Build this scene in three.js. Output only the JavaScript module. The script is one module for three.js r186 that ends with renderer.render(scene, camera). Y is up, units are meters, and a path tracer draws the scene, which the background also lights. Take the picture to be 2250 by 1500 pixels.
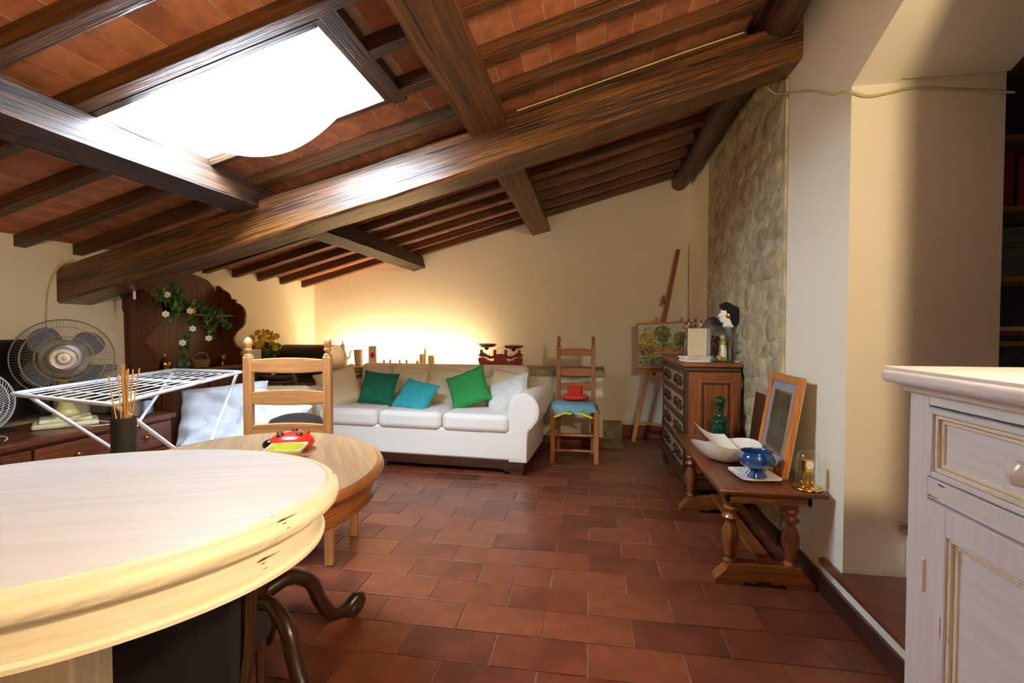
import * as THREE from 'three';
import { mergeGeometries, toCreasedNormals, mergeVertices } from 'three/addons/utils/BufferGeometryUtils.js';
import { RoundedBoxGeometry } from 'three/addons/geometries/RoundedBoxGeometry.js';
import { RectAreaLightUniformsLib } from 'three/addons/lights/RectAreaLightUniformsLib.js';
import { MarchingCubes } from 'three/addons/objects/MarchingCubes.js';

// ---------- camera, sky, large lights, exposure ----------
const scene = new THREE.Scene();
const camera = new THREE.PerspectiveCamera(71.34, 1.5, 0.02, 60);
camera.position.set(0, 1.045, 0);
camera.rotation.set(-0.027, 0.165, 0, 'YXZ');
const renderer = new THREE.WebGLRenderer({ antialias: true });
renderer.toneMapping = THREE.LinearToneMapping;
renderer.toneMappingExposure = 1.36;
renderer.shadowMap.enabled = true;
scene.background = new THREE.Color().setRGB(0.74, 0.88, 1.0);   // bright overcast sky, seen only through the roof window
scene.backgroundIntensity = 24;
RectAreaLightUniformsLib.init();
const SLOPE = 0.265, TH = Math.atan(SLOPE), COS = Math.cos(TH), SIN = Math.sin(TH), RB = 2.24;
const roofAt = (s, n, z) => new THREE.Vector3(s * COS - n * SIN, RB + s * SIN + n * COS, z);
// daylight entering at the roof window pane, between glass and curtain
const daylight = new THREE.RectAreaLight(new THREE.Color().setRGB(0.64, 0.81, 1.0), 112, 0.84, 0.46);
daylight.name = 'daylight_at_roof_window';
daylight.position.copy(roofAt(-1.36, 0.19, -1.68));
daylight.lookAt(roofAt(-1.36, -1, -1.68));
daylight.rotateZ(0);
scene.add(daylight);

// ---------- random, noise, textures ----------
let seed = 7;
const rnd = () => { seed = (seed + 0x6d2b79f5) | 0; let t = Math.imul(seed ^ (seed >>> 15), 1 | seed); t = (t + Math.imul(t ^ (t >>> 7), 61 | t)) ^ t; return ((t ^ (t >>> 14)) >>> 0) / 4294967296; };
const rr = (a, b) => a + (b - a) * rnd();
const mix = (a, b, t) => a + (b - a) * t;
const clamp = (x, a = 0, b = 1) => Math.min(b, Math.max(a, x));
const sm = (a, b, x) => { const t = clamp((x - a) / (b - a)); return t * t * (3 - 2 * t); };
const hsh = (x, y, s) => { let h = Math.imul(x | 0, 374761393) ^ Math.imul(y | 0, 668265263) ^ Math.imul(s | 0, 2147483647 - 5); h = Math.imul(h ^ (h >>> 13), 1274126177); h ^= h >>> 16; return (h >>> 0) / 4294967296; };
function pn(u, v, fx, fy, s) {                     // value noise that repeats after one unit
  const x = u * fx, y = v * fy, xi = Math.floor(x), yi = Math.floor(y);
  const tx = x - xi, ty = y - yi, a = tx * tx * (3 - 2 * tx), b = ty * ty * (3 - 2 * ty);
  const m = (i, p) => ((i % p) + p) % p;
  const x0 = m(xi, fx), x1 = m(xi + 1, fx), y0 = m(yi, fy), y1 = m(yi + 1, fy);
  return mix(mix(hsh(x0, y0, s), hsh(x1, y0, s), a), mix(hsh(x0, y1, s), hsh(x1, y1, s), a), b);
}
const fbm = (u, v, fx, fy, s, o = 4) => { let r = 0, a = 0.5, t = 0; for (let i = 0; i < o; i++) { r += a * pn(u, v, fx << i, fy << i, s + i * 17); t += a; a *= 0.55; } return r / t; };
function tex(n, fn, srgb = true, rep = [1, 1]) {
  const d = new Uint8Array(n * n * 4);
  for (let j = 0; j < n; j++) for (let i = 0; i < n; i++) {
    const c = fn((i + 0.5) / n, (j + 0.5) / n), k = (j * n + i) * 4;
    if (typeof c === 'number') d[k] = d[k + 1] = d[k + 2] = clamp(c) * 255; else for (let q = 0; q < 3; q++) d[k + q] = clamp(c[q]) * 255;
    d[k + 3] = 255;
  }
  const t = new THREE.DataTexture(d, n, n);
  t.magFilter = THREE.LinearFilter; t.minFilter = THREE.LinearMipmapLinearFilter; t.generateMipmaps = true;
  t.wrapS = t.wrapT = THREE.RepeatWrapping; t.repeat.set(...rep);
  if (srgb) t.colorSpace = THREE.SRGBColorSpace;
  t.needsUpdate = true;
  return t;
}
const hex = (h) => [(h >> 16 & 255) / 255, (h >> 8 & 255) / 255, (h & 255) / 255];
const cmix = (a, b, t) => [mix(a[0], b[0], t), mix(a[1], b[1], t), mix(a[2], b[2], t)];
const std = (o) => new THREE.MeshPhysicalMaterial({ roughness: 0.6, ...o });
const flat = (h, roughness = 0.6, o = {}) => std({ color: h, roughness, ...o });

// Surface textures are neutral patterns, made once and shared; each material tints them with its own colour.
const cache = new Map();
const cached = (key, make, rep) => { if (!cache.has(key)) cache.set(key, make()); const t = cache.get(key).clone(); t.repeat.set(...rep); t.needsUpdate = true; return t; };
const lum = (c) => 0.3 * c[0] + 0.59 * c[1] + 0.11 * c[2];
const ratio = (light, dark) => Math.round(lum(hex(dark)) / lum(hex(light)) * 5) / 5;
// wood: u runs along the grain
function wood(light, dark, { rough = 0.5, s = 1, bump = 0.0012, cracks = 0, fine = 90, rep = [1, 3.3], coat = 0, n = 512 } = {}) {
  const k = ratio(light, dark), v0 = s % 2, kind = cracks > 0 ? 2 : fine < 60 ? 1 : 0, sd = 20 + kind * 7 + (kind === 2 ? 0 : v0), fn = [90, 40, 60][kind], ckk = kind === 2 ? 1.2 : 0;
  const gr = (u, v) => { const w = v + 0.012 * (pn(u, v, 3, 3, sd + 5) - 0.5); return 0.5 * fbm(u, w, 3, 22, sd, 4) + 0.3 * pn(u, w, 6, fn, sd + 40) + 0.2 * pn(u, w, 24, fn * 2, sd + 41); };
  const ck = (u, v) => { if (!ckk) return 0; const w = v + 0.02 * (pn(u, v, 4, 2, sd + 60) - 0.5); return sm(1 - 0.10 * ckk, 1 - 0.04 * ckk, pn(u, w, 3, 34, sd + 70)); };
  const map = cached('wm' + sd + k, () => tex(n, (u, v) => mix(k, 1, sm(0.22, 0.8, gr(u, v))) * (1 - 0.75 * ck(u, v))), rep);
  const bm = cached('wb' + sd, () => tex(n, (u, v) => gr(u, v) * 0.7 + 0.3 - 0.8 * ck(u, v), false), rep);
  return std({ color: light, map, bumpMap: bm, bumpScale: bump, roughness: rough, clearcoat: coat, clearcoatRoughness: 0.25 });
}
function mottled(light, dark, { rough = 0.8, s = 1, f = 6, bump = 0.001, rep = [2, 2], extra = {} } = {}) {
  const k = ratio(light, dark), F = f > 7 ? 9 : 5, v0 = s % 2;
  const map = cached('mm' + F + v0 + k, () => tex(256, (u, v) => mix(k, 1, sm(0.2, 0.8, fbm(u, v, F, F, 300 + v0, 5)))), rep);
  const bm = cached('mb' + F + v0, () => tex(256, (u, v) => fbm(u, v, F * 2, F * 2, 309 + v0, 5), false), rep);
  return std({ color: light, map, bumpMap: bm, bumpScale: bump, roughness: rough, ...extra });
}
function fabric(light, dark, { s = 1, th = 120, bump = 0.0008, rough = 0.95, rep = [4, 4], sheen = 0.3 } = {}) {
  const k = ratio(light, dark), wv = (u, v) => 0.5 + 0.25 * Math.sin(u * th * Math.PI) + 0.25 * Math.sin(v * th * Math.PI);
  const map = cached('fm' + th + k, () => tex(256, (u, v) => mix(k, 1, clamp(0.55 * fbm(u, v, 8, 8, 400, 4) + 0.45 * wv(u, v)))), rep);
  const bm = cached('fb' + th, () => tex(256, (u, v) => 0.5 * wv(u, v) + 0.5 * fbm(u, v, 6, 6, 403, 4), false), rep);
  return std({ color: light, map, bumpMap: bm, bumpScale: bump, roughness: rough, sheen, sheenRoughness: 0.6, sheenColor: new THREE.Color(light) });
}
// white paint over brown wood, with worn spots and brush streaks
function distressed(light, dark, s, wear, rep = [1.6, 2.6], rough = 0.42) {
  const L = hex(light), D = hex(dark), B = hex(0x4a2c18), Y = hex(0xd8c48c);
  const wr = (u, v) => { const k = pn(u, v, 14, 90, s + 3) * 0.5 + fbm(u, v, 5, 9, s + 4, 3) * 0.5; return sm(1 - wear, 1 - wear * 0.85, k); };
  const st = (u, v) => fbm(u, v, 4, 60, s, 3);
  const map = tex(512, (u, v) => { let c = cmix(D, L, sm(0.25, 0.7, st(u, v))); c = cmix(c, Y, 0.12 * sm(0.62, 0.8, fbm(u, v, 3, 14, s + 8, 3))); return cmix(c, B, wr(u, v)); }, true, rep);
  const bm = tex(256, (u, v) => st(u, v) * 0.6 + 0.4 - 0.5 * wr(u, v), false, rep);
  return std({ map, bumpMap: bm, bumpScale: 0.0003, roughness: rough });
}
// ---------- materials ----------
const M = {
  plaster: mottled(0xeee6d0, 0xe6dcc4, { s: 11, f: 5, rough: 0.92, bump: 0.0016, rep: [1.1, 1.1], n: 512 }),
  beam: wood(0x804e1e, 0x42260e, { s: 21, rough: 0.38, bump: 0.004, cracks: 1.2, fine: 60, rep: [0.8, 3], coat: 0.25 }),
  purlin: wood(0x553620, 0x2c1a0e, { s: 22, rough: 0.6, bump: 0.005, cracks: 1.5, fine: 50, rep: [0.8, 3] }),
  purlinBrown: wood(0x744820, 0x3e2410, { s: 22, rough: 0.5, bump: 0.005, cracks: 1.5, fine: 50, rep: [0.8, 3] }),
  rafter: wood(0x70441e, 0x3c2210, { s: 23, rough: 0.5, bump: 0.003, cracks: 0.8, fine: 60 }),
  log: wood(0x653a1c, 0x2c150a, { s: 24, rough: 0.5, bump: 0.008, cracks: 1.6, fine: 40, rep: [0.8, 2.5] }),
  trimwood: wood(0x5e3a20, 0x2e1a0e, { s: 25, rough: 0.45, bump: 0.002 }),
  shaft: wood(0xb9a184, 0x8d765c, { s: 26, rough: 0.7 }),
  roofTile: [0xc67a4c, 0xbb6f46, 0xcc8355].map((c, i) => mottled(c, [0x985430, 0x94502e, 0xa05e38][i], { s: 31 + i, f: 5, rough: 0.9, bump: 0.0015, rep: [3, 3] })),
  floorTile: [0x7e4026, 0x743922, 0x86462a, 0x6b331f].map((c, i) => mottled(c, [0x663220, 0x5e2d1c, 0x6c3722, 0x56281a][i], { s: 41 + i, f: 4, rough: 0.36, bump: 0.0007, rep: [2.2, 2.2], extra: { clearcoat: 0.25, clearcoatRoughness: 0.3 } })),
  grout: mottled(0x9a7f68, 0x7e6450, { s: 46, f: 12, rough: 0.95 }),
  roofGrout: mottled(0xd2b79a, 0xb3937a, { s: 47, f: 12, rough: 0.95 }),
  mortar: mottled(0xc2b48e, 0x9c8c66, { s: 48, f: 9, rough: 0.98, bump: 0.006, rep: [2.5, 2.5], n: 512 }),
  stone: [0xb8a980, 0xae9f7c, 0xbdab7c, 0xa89b7a, 0xc0ae86, 0xb0986e].map((c, i) => mottled(c, [0x857858, 0x7e745c, 0x907e52, 0x787058, 0x938462, 0x84704e][i], { s: 51 + i, f: 7, rough: 0.97, bump: 0.010, rep: [4, 4], n: 256 })),
  skirting: mottled(0x4e2416, 0x38180e, { s: 61, f: 6, rough: 0.45 }),
  skirtRed: mottled(0x8a4426, 0x713418, { s: 62, f: 6, rough: 0.5 }),
  ledge: mottled(0xa39a74, 0x8c8362, { s: 63, f: 8, rough: 0.75 }),
  sofa: fabric(0xf0ebe2, 0xe2dacd, { s: 71, rep: [5, 5], bump: 0.0006 }),
  sofaBack: fabric(0xe6d8c0, 0xd8c7ab, { s: 72, rep: [5, 5], bump: 0.0006 }),
  beige: fabric(0xe0cfae, 0xd0bd9a, { s: 73, rep: [7, 7] }),
  greenDark: fabric(0x08785a, 0x056048, { s: 74, rep: [5, 5] }),
  greenBright: fabric(0x2f9a4c, 0x238040, { s: 75, rep: [5, 5] }),
  turq: fabric(0x35b4be, 0x2a9daa, { s: 76, rep: [5, 5] }),
  sheet: fabric(0xe6ebf4, 0xd6dce8, { s: 77, rep: [4, 4], bump: 0.0004 }),
  teal: fabric(0x7ba6ac, 0x5b8690, { s: 78, th: 40, rep: [6, 6] }),
  red: fabric(0xd8321c, 0xc02614, { s: 79, rep: [6, 6] }),
  brown: fabric(0x33221a, 0x251710, { s: 80, rep: [6, 6], sheen: 0 }),
  curtain: std({ color: 0xfafafa, roughness: 1, transmission: 0.85, thickness: 0, side: THREE.DoubleSide }),
  chairPine: wood(0xd29a62, 0xb07640, { s: 81, rough: 0.45, fine: 40, bump: 0.0006 }),
  chairOak: wood(0xb0713c, 0x8a4f24, { s: 82, rough: 0.48, fine: 40, bump: 0.0006 }),
  tableTop: wood(0xa98a66, 0x8a6c4c, { s: 83, rough: 0.34, fine: 80, bump: 0.0004, coat: 0.4 }),
  tableEdge: wood(0x9a5a26, 0x6e3a14, { s: 84, rough: 0.32, bump: 0.0005, coat: 0.4 }),
  tableLeg: wood(0x40230f, 0x241106, { s: 85, rough: 0.35, bump: 0.0006, coat: 0.3 }),
  chestWood: wood(0xa05622, 0x703812, { s: 86, rough: 0.36, bump: 0.0005, coat: 0.3, rep: [1, 2] }),
  chestDark: wood(0x4e2a14, 0x2a1408, { s: 87, rough: 0.4, bump: 0.0008 }),
  chestFront: wood(0xa08a64, 0x786446, { s: 88, rough: 0.45, bump: 0.0008 }),
  benchTop: wood(0x7a3c1c, 0x50240e, { s: 89, rough: 0.28, bump: 0.0004, coat: 0.5 }),
  benchWood: wood(0x98541e, 0x6a3410, { s: 90, rough: 0.33, bump: 0.0006, coat: 0.4 }),
  hutch: wood(0x6c3415, 0x421c0a, { s: 91, rough: 0.42, bump: 0.0007 }),
  cabinetLow: wood(0x7a3d1c, 0x4e220e, { s: 92, rough: 0.38, bump: 0.0006, coat: 0.2 }),
  whitePaint: distressed(0xeff0f4, 0xe9eaef, 101, 0.145),
  whiteTop: distressed(0xf1f4f9, 0xebeef3, 102, 0.10, [1.3, 1.7], 0.34),
  creamPaint: distressed(0xf0e8d2, 0xe8dcc0, 103, 0.18, [2.4, 4]),
  frameOrange: wood(0xd0702e, 0xb05a20, { s: 93, rough: 0.45 }),
  frameHoney: wood(0xc47a34, 0xa05a20, { s: 94, rough: 0.4 }),
  easel: wood(0xcf9450, 0xa86c30, { s: 95, rough: 0.5 }),
  easelDark: wood(0x9a4e20, 0x743414, { s: 96, rough: 0.45 }),
  white: flat(0xf1f1ee, 0.4), ceramic: std({ color: 0xf1ede4, roughness: 0.18, clearcoat: 0.6 }), cream: flat(0xe6deb4, 0.45), creamYellow: flat(0xdccf8e, 0.4),
  rack: std({ color: 0xeef2f8, roughness: 0.32, clearcoat: 0.4 }),
  black: flat(0x0c0c0e, 0.25), blackMatte: flat(0x15140f, 0.7), dark: flat(0x201a16, 0.55), darkFelt: flat(0x0e0d12, 0.95),
  chrome: std({ color: 0xd8d8d8, metalness: 1, roughness: 0.18 }), steel: std({ color: 0xb8bcc2, metalness: 1, roughness: 0.32 }), brass: std({ color: 0xc79a3c, metalness: 1, roughness: 0.25 }), gold: std({ color: 0xe2b84e, metalness: 1, roughness: 0.2 }),
  badge: std({ color: 0x8d8d90, metalness: 0.9, roughness: 0.42 }),
  wire: std({ color: 0xb4a88a, metalness: 0.7, roughness: 0.4 }),
  fanBlade: std({ color: 0x6d7684, roughness: 0.15, transmission: 0.35, thickness: 0, clearcoat: 0.5 }),
  greyPlastic: flat(0xc9ced6, 0.4), greyDark: flat(0x55585e, 0.4),
  iron: flat(0x8c1f14, 0.4), ironDark: flat(0x5a120c, 0.5),
  glass: std({ color: 0xffffff, roughness: 0.0, transmission: 1, thickness: 0, specularIntensity: 0.35 }),
  dome: std({ color: 0xffffff, roughness: 0.0, transmission: 1, thickness: 0 }),
  clearBox: std({ color: 0xf4f8f8, roughness: 0.05, transmission: 0.96, thickness: 0 }),
  greenGlass: std({ color: 0x0c5a3a, roughness: 0.06, transmission: 0.6, thickness: 0.02, attenuationColor: new THREE.Color(0x0a5a36), attenuationDistance: 0.02, clearcoat: 0.5 }),
  blueGlass: std({ color: 0x123a72, roughness: 0.08, clearcoat: 1, clearcoatRoughness: 0.05 }),
  leaf: std({ color: 0x2e5a24, roughness: 0.55, side: THREE.DoubleSide }), leafLight: std({ color: 0x587a2c, roughness: 0.6, side: THREE.DoubleSide }),
  stem: flat(0x3c4a20, 0.8), petalWhite: std({ color: 0xf6f1e2, roughness: 0.7, side: THREE.DoubleSide }), petalYellow: std({ color: 0xd8b81e, roughness: 0.7, side: THREE.DoubleSide }), petalOrange: std({ color: 0xd08a1c, roughness: 0.7, side: THREE.DoubleSide }),
  yellowPot: flat(0xe0cc20, 0.45), reed: flat(0xd9a75c, 0.7), limeCeramic: std({ color: 0xb9c43a, roughness: 0.3, clearcoat: 0.4 }), redGloss: std({ color: 0xd8301c, roughness: 0.25, clearcoat: 0.6 }),
  cable: flat(0xcabf86, 0.5), cableWhite: flat(0xe8e4dc, 0.5), paper: flat(0xe9e4da, 0.8), card: flat(0xc9b68e, 0.85), redBinder: flat(0x8a1812, 0.6), greyBox: flat(0x6d746c, 0.8), blueBook: flat(0x27335a, 0.7),
  wicker: wood(0x6e5244, 0x3c2c24, { s: 97, rough: 0.6, fine: 30, bump: 0.002 }), rush: wood(0xb8924e, 0x8a6530, { s: 98, rough: 0.9, fine: 60, bump: 0.003 }),
  shadeOff: std({ color: 0xfff1d8, roughness: 0.9, transmission: 0.4, thickness: 0, side: THREE.DoubleSide }),
  candle: flat(0xe2d27c, 0.55), candleYellow: flat(0xcfc030, 0.5), pewter: flat(0x8a8468, 0.5), yellowRubber: flat(0xd8c018, 0.5),
};

// ---------- building helpers ----------
const V = (x, y, z) => new THREE.Vector3(x, y, z);
let uvShift = 0;
function clean(g) {
  g = g.index ? g.toNonIndexed() : g.clone();
  if (!g.attributes.normal) g.computeVertexNormals();
  if (!g.attributes.uv) g.setAttribute('uv', new THREE.BufferAttribute(new Float32Array(g.attributes.position.count * 2), 2));
  for (const k of Object.keys(g.attributes)) if (!['position', 'normal', 'uv'].includes(k)) g.deleteAttribute(k);
  g.morphAttributes = {};
  return g;
}
function boxUV(g, grain) {                          // uv in metres, u along the grain
  g.computeBoundingBox();
  const b = g.boundingBox, sz = [b.max.x - b.min.x, b.max.y - b.min.y, b.max.z - b.min.z];
  const L = grain ? 'xyz'.indexOf(grain) : sz.indexOf(Math.max(...sz));
  const p = g.attributes.position, nrm = g.attributes.normal, uv = g.attributes.uv;
  uvShift += 0.377; const o1 = uvShift % 7, o2 = (uvShift * 1.7) % 5;
  for (let i = 0; i < p.count; i += 3) {
    const n = [0, 0, 0];
    for (let k = 0; k < 3; k++) { n[0] += nrm.getX(i + k); n[1] += nrm.getY(i + k); n[2] += nrm.getZ(i + k); }
    const a = n.map(Math.abs), d = a.indexOf(Math.max(...a));
    let u = L, v;
    if (d === L) { u = (L + 1) % 3; v = (L + 2) % 3; } else v = 3 - d - L;
    for (let k = 0; k < 3; k++) { const q = [p.getX(i + k), p.getY(i + k), p.getZ(i + k)]; uv.setXY(i + k, q[u] + o1, q[v] + o2 + d * 0.31); }
  }
  return g;
}
const taken = new Map();
function numbered(name) { const n = taken.get(name) || 0; taken.set(name, n + 1); return n ? name + '_' + String(n).padStart(3, '0') : name; }
function mesh(name, geos, mat, parent = scene, { grain, keep, label } = {}) {
  const list = (Array.isArray(geos) ? geos : [geos]).map(clean);
  let g = list.length > 1 ? mergeGeometries(list) : list[0];
  if (!keep) boxUV(g, grain);
  const m = new THREE.Mesh(g, mat);
  m.name = parent === scene ? numbered(name) : name;
  m.castShadow = m.receiveShadow = true;
  if (label) m.userData.label = label;
  parent.add(m);
  return m;
}
function share(name, g, mat, parent, x, y, z) { const m = new THREE.Mesh(g, mat); m.name = name; m.castShadow = m.receiveShadow = true; m.position.set(x, y, z); parent.add(m); return m; }
function tag(o, label, category, group) { o.userData.label = label; o.userData.category = category; if (group) o.userData.group = group; return o; }
function thing(name, label, category, [x, y, z] = [0, 0, 0], turn = 0, group) {
  const o = new THREE.Group(); o.name = numbered(name); o.position.set(x, y, z); o.rotation.y = turn; scene.add(o);
  return tag(o, label, category, group);
}
function struct(name, label) { const o = new THREE.Group(); o.name = numbered(name); o.userData.kind = 'structure'; if (label) o.userData.label = label; scene.add(o); return o; }
function structMesh(name, geos, mat, opt) { const m = mesh(name, geos, mat, scene, opt); m.userData.kind = 'structure'; return m; }

const T = (g, x = 0, y = 0, z = 0, rx = 0, ry = 0, rz = 0) => { g = g.clone(); if (rx) g.rotateX(rx); if (ry) g.rotateY(ry); if (rz) g.rotateZ(rz); g.translate(x, y, z); return g; };
const box = (x0, x1, y0, y1, z0, z1, r = 0) => {
  const w = x1 - x0, h = y1 - y0, d = z1 - z0;
  const g = r ? new RoundedBoxGeometry(w, h, d, 2, Math.min(r, w / 2.01, h / 2.01, d / 2.01)) : new THREE.BoxGeometry(w, h, d);
  return g.translate((x0 + x1) / 2, (y0 + y1) / 2, (z0 + z1) / 2);
};
const cb = (w, h, d, x, y, z, r = 0, rx = 0, ry = 0, rz = 0) => T(r ? new RoundedBoxGeometry(w, h, d, 2, Math.min(r, w / 2.01, h / 2.01, d / 2.01)) : new THREE.BoxGeometry(w, h, d), x, y, z, rx, ry, rz);
const lathe = (pts, n = 28) => new THREE.LatheGeometry(pts.map(([r, y]) => new THREE.Vector2(r, y)), n);
const cyl = (r0, r1, h, x, y, z, n = 20) => T(new THREE.CylinderGeometry(r1, r0, h, n), x, y + h / 2, z);
const tube = (pts, r, n = 24, m = 8, closed = false) => new THREE.TubeGeometry(new THREE.CatmullRomCurve3(pts.map((p) => (p.isVector3 ? p : V(...p))), closed, 'centripetal'), n, r, m, closed);
function rod(a, b, r, r2 = r, m = 8) {
  a = a.isVector3 ? a : V(...a); b = b.isVector3 ? b : V(...b);
  const d = b.clone().sub(a), g = new THREE.CylinderGeometry(r2, r, d.length(), m);
  g.applyQuaternion(new THREE.Quaternion().setFromUnitVectors(V(0, 1, 0), d.clone().normalize()));
  return g.translate((a.x + b.x) / 2, (a.y + b.y) / 2, (a.z + b.z) / 2);
}
function bar(a, b, w, h, r = 0) {                   // straight square bar from a to b
  a = a.isVector3 ? a : V(...a); b = b.isVector3 ? b : V(...b);
  const d = b.clone().sub(a), L = d.length(), g = r ? new RoundedBoxGeometry(w, L, h, 2, r) : new THREE.BoxGeometry(w, L, h);
  g.applyQuaternion(new THREE.Quaternion().setFromUnitVectors(V(0, 1, 0), d.normalize()));
  return g.translate((a.x + b.x) / 2, (a.y + b.y) / 2, (a.z + b.z) / 2);
}
const shape = (pts) => new THREE.Shape(pts.map(([x, y]) => new THREE.Vector2(x, y)));
function smoothShape(pts, n = 60) { const c = new THREE.SplineCurve(pts.map(([x, y]) => new THREE.Vector2(x, y))); return new THREE.Shape(c.getPoints(n)); }
const ext = (sh, depth, bevel = 0) => new THREE.ExtrudeGeometry(sh, { depth, bevelEnabled: bevel > 0, bevelSize: bevel, bevelThickness: bevel, bevelSegments: 2, steps: 1, curveSegments: 16 });
const sphere = (r, x, y, z, sx = 1, sy = 1, sz = 1, n = 20) => { const g = new THREE.SphereGeometry(r, n, Math.ceil(n * 0.7)); g.scale(sx, sy, sz); return g.translate(x, y, z); };
function wobble(g, amp, f, s = 1) {                  // push vertices about with smooth noise
  g = g.clone(); g.deleteAttribute("uv"); g.deleteAttribute("normal"); g = mergeVertices(g);
  const p = g.attributes.position;
  for (let i = 0; i < p.count; i++) {
    const x = p.getX(i), y = p.getY(i), z = p.getZ(i);
    p.setXYZ(i, x + amp * Math.sin(f * y + 1.3 * f * z + s), y + amp * Math.sin(f * z * 1.1 + f * x + 2 * s), z + amp * Math.sin(f * x * 0.9 + f * y + 3 * s));
  }
  g.computeVertexNormals(); return g;
}
function pillow(w, h, t, s = 1, wrinkle = 0.006, N = 22) {   // soft cushion in the xy plane, puffed along z
  const geos = [];
  for (const side of [1, -1]) {
    const g = new THREE.PlaneGeometry(2, 2, N, N), p = g.attributes.position;
    for (let i = 0; i < p.count; i++) {
      let u = p.getX(i), v = p.getY(i);
      const e = (1 - u ** 4) * (1 - v ** 4);
      const pin = 1 - 0.07 * (1 - v * v) * u * u, pin2 = 1 - 0.07 * (1 - u * u) * v * v;
      const q = Math.pow(Math.max(0, e), 0.55);
      const wr = wrinkle * q * (Math.sin(6 * u + 4 * v * s + s) * Math.sin(5 * v - 3 * u + 2 * s) + 0.6 * Math.sin(11 * u * v + 3 * s));
      p.setXYZ(i, u * pin * w / 2, v * pin2 * h / 2, side * (q * t / 2 + wr));
    }
    if (side < 0) { const ix = g.index; for (let k = 0; k < ix.count; k += 3) { const a = ix.getX(k); ix.setX(k, ix.getX(k + 2)); ix.setX(k + 2, a); } }
    g.computeVertexNormals(); geos.push(clean(g));
  }
  return mergeGeometries(geos);
}
// ---------- floor ----------
{
  const floor = struct('floor', 'reddish brown terracotta tile floor laid in running bond');
  mesh('mortar_bed', box(-3.1, 2.95, -0.12, -0.004, -4.85, 2.75), M.grout, floor, { label: 'pale grout between floor tiles' });
  const PX = 0.3036, PZ = 0.157, gap = 0.004, tiles = [];
  const variants = M.floorTile.map((m) => { const g = clean(new RoundedBoxGeometry(PX - gap, 0.02, PZ - gap, 1, 0.0015)); return [boxUV(g, 'x'), m]; });
  for (let r = -18; r < 22; r++) for (let c = -11; c < 4; c++) {
    const x0 = -0.008 + c * PX + (((r % 2) + 2) % 2 ? PX / 2 : 0), z1 = -1.418 - r * PZ, x = x0 + PX / 2, z = z1 - PZ / 2;
    if (x - PX / 2 > 0.9 || z < -4.72 || z > 1.4) continue;
    const seen = z < -1.2 && z > -4.7 && x > -1.5 - (z < -3.2 ? 0.5 : 0);
    tiles.push([x, z, seen, hsh(r, c, 5), hsh(r, c, 6)]);
  }
  const many = [];
  let n = 0;
  for (const [x, z, seen, a, b] of tiles) {
    const v = variants[Math.floor(a * 4)], w = Math.min(x + PX / 2, 0.909) - (x - PX / 2);
    const y = -0.010 + (b - 0.5) * 0.0014;
    if (seen && n < 300) { n++; const m = share('floor_tile', v[0], v[1], floor, x, y, z); if (w < PX - 0.001) { m.scale.x = Math.max(0.1, (w - gap) / (PX - gap)); m.position.x = x - PX / 2 + w / 2; } if (b > 0.5) m.rotation.y = Math.PI; }
    else { const g = v[0].clone(); if (w < PX - 0.001) { g.scale(Math.max(0.1, (w - gap) / (PX - gap)), 1, 1); g.translate(x - PX / 2 + w / 2, y, z); } else g.translate(x, y, z); many.push(g); }
  }
  const rest = mesh('floor_tiles', many, M.floorTile[1], floor, { keep: true }); rest.userData.kind = 'stuff';
}
// ---------- walls ----------
structMesh('wall_left', box(-3.12, -2.92, -0.12, 3.1, -4.95, 2.9), M.plaster, { label: 'cream plaster wall under the low end of the sloping roof' });
structMesh('wall_back', box(-2.92, 0.91, -0.12, 3.1, -4.88, -4.68), M.plaster, { label: 'cream plaster wall behind the sofa' });
structMesh('wall_front', box(-3.12, 3.1, -0.12, 3.1, 2.7, 2.9), M.plaster);
{
  // low thicker wall behind the sofa, capped by a stone ledge
  const low = struct('wall_low', 'low cream wall behind the sofa capped by an olive stone ledge');
  mesh('plaster_face', box(-2.92, 0.105, -0.01, 0.62, -4.68, -4.245), M.plaster, low);
  mesh('ledge_slab', box(-2.92, 0.118, 0.62, 0.678, -4.68, -4.226, 0.004), M.ledge, low, { label: 'olive stone ledge' });
  mesh('floor_slab', box(0.106, 0.29, 0, 0.16, -4.68, -4.55, 0.003), M.ledge, low, { label: 'olive stone block at foot of wall' });
  mesh('floor_mat', box(0.108, 0.285, 0, 0.006, -4.55, -4.225, 0.002), M.ledge, low);
  mesh('skirting', box(-0.46, 0.108, 0, 0.085, -4.25, -4.233), M.skirtRed, low);
}
structMesh('baseboard_back', box(0.29, 0.905, 0, 0.12, -4.685, -4.668, 0.003), M.skirtRed, { label: 'terracotta skirting on back wall beside the easel' });
const rw = struct('wall_right', 'right wall: white plaster with an exposed rubble stone panel and a stair opening');
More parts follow.
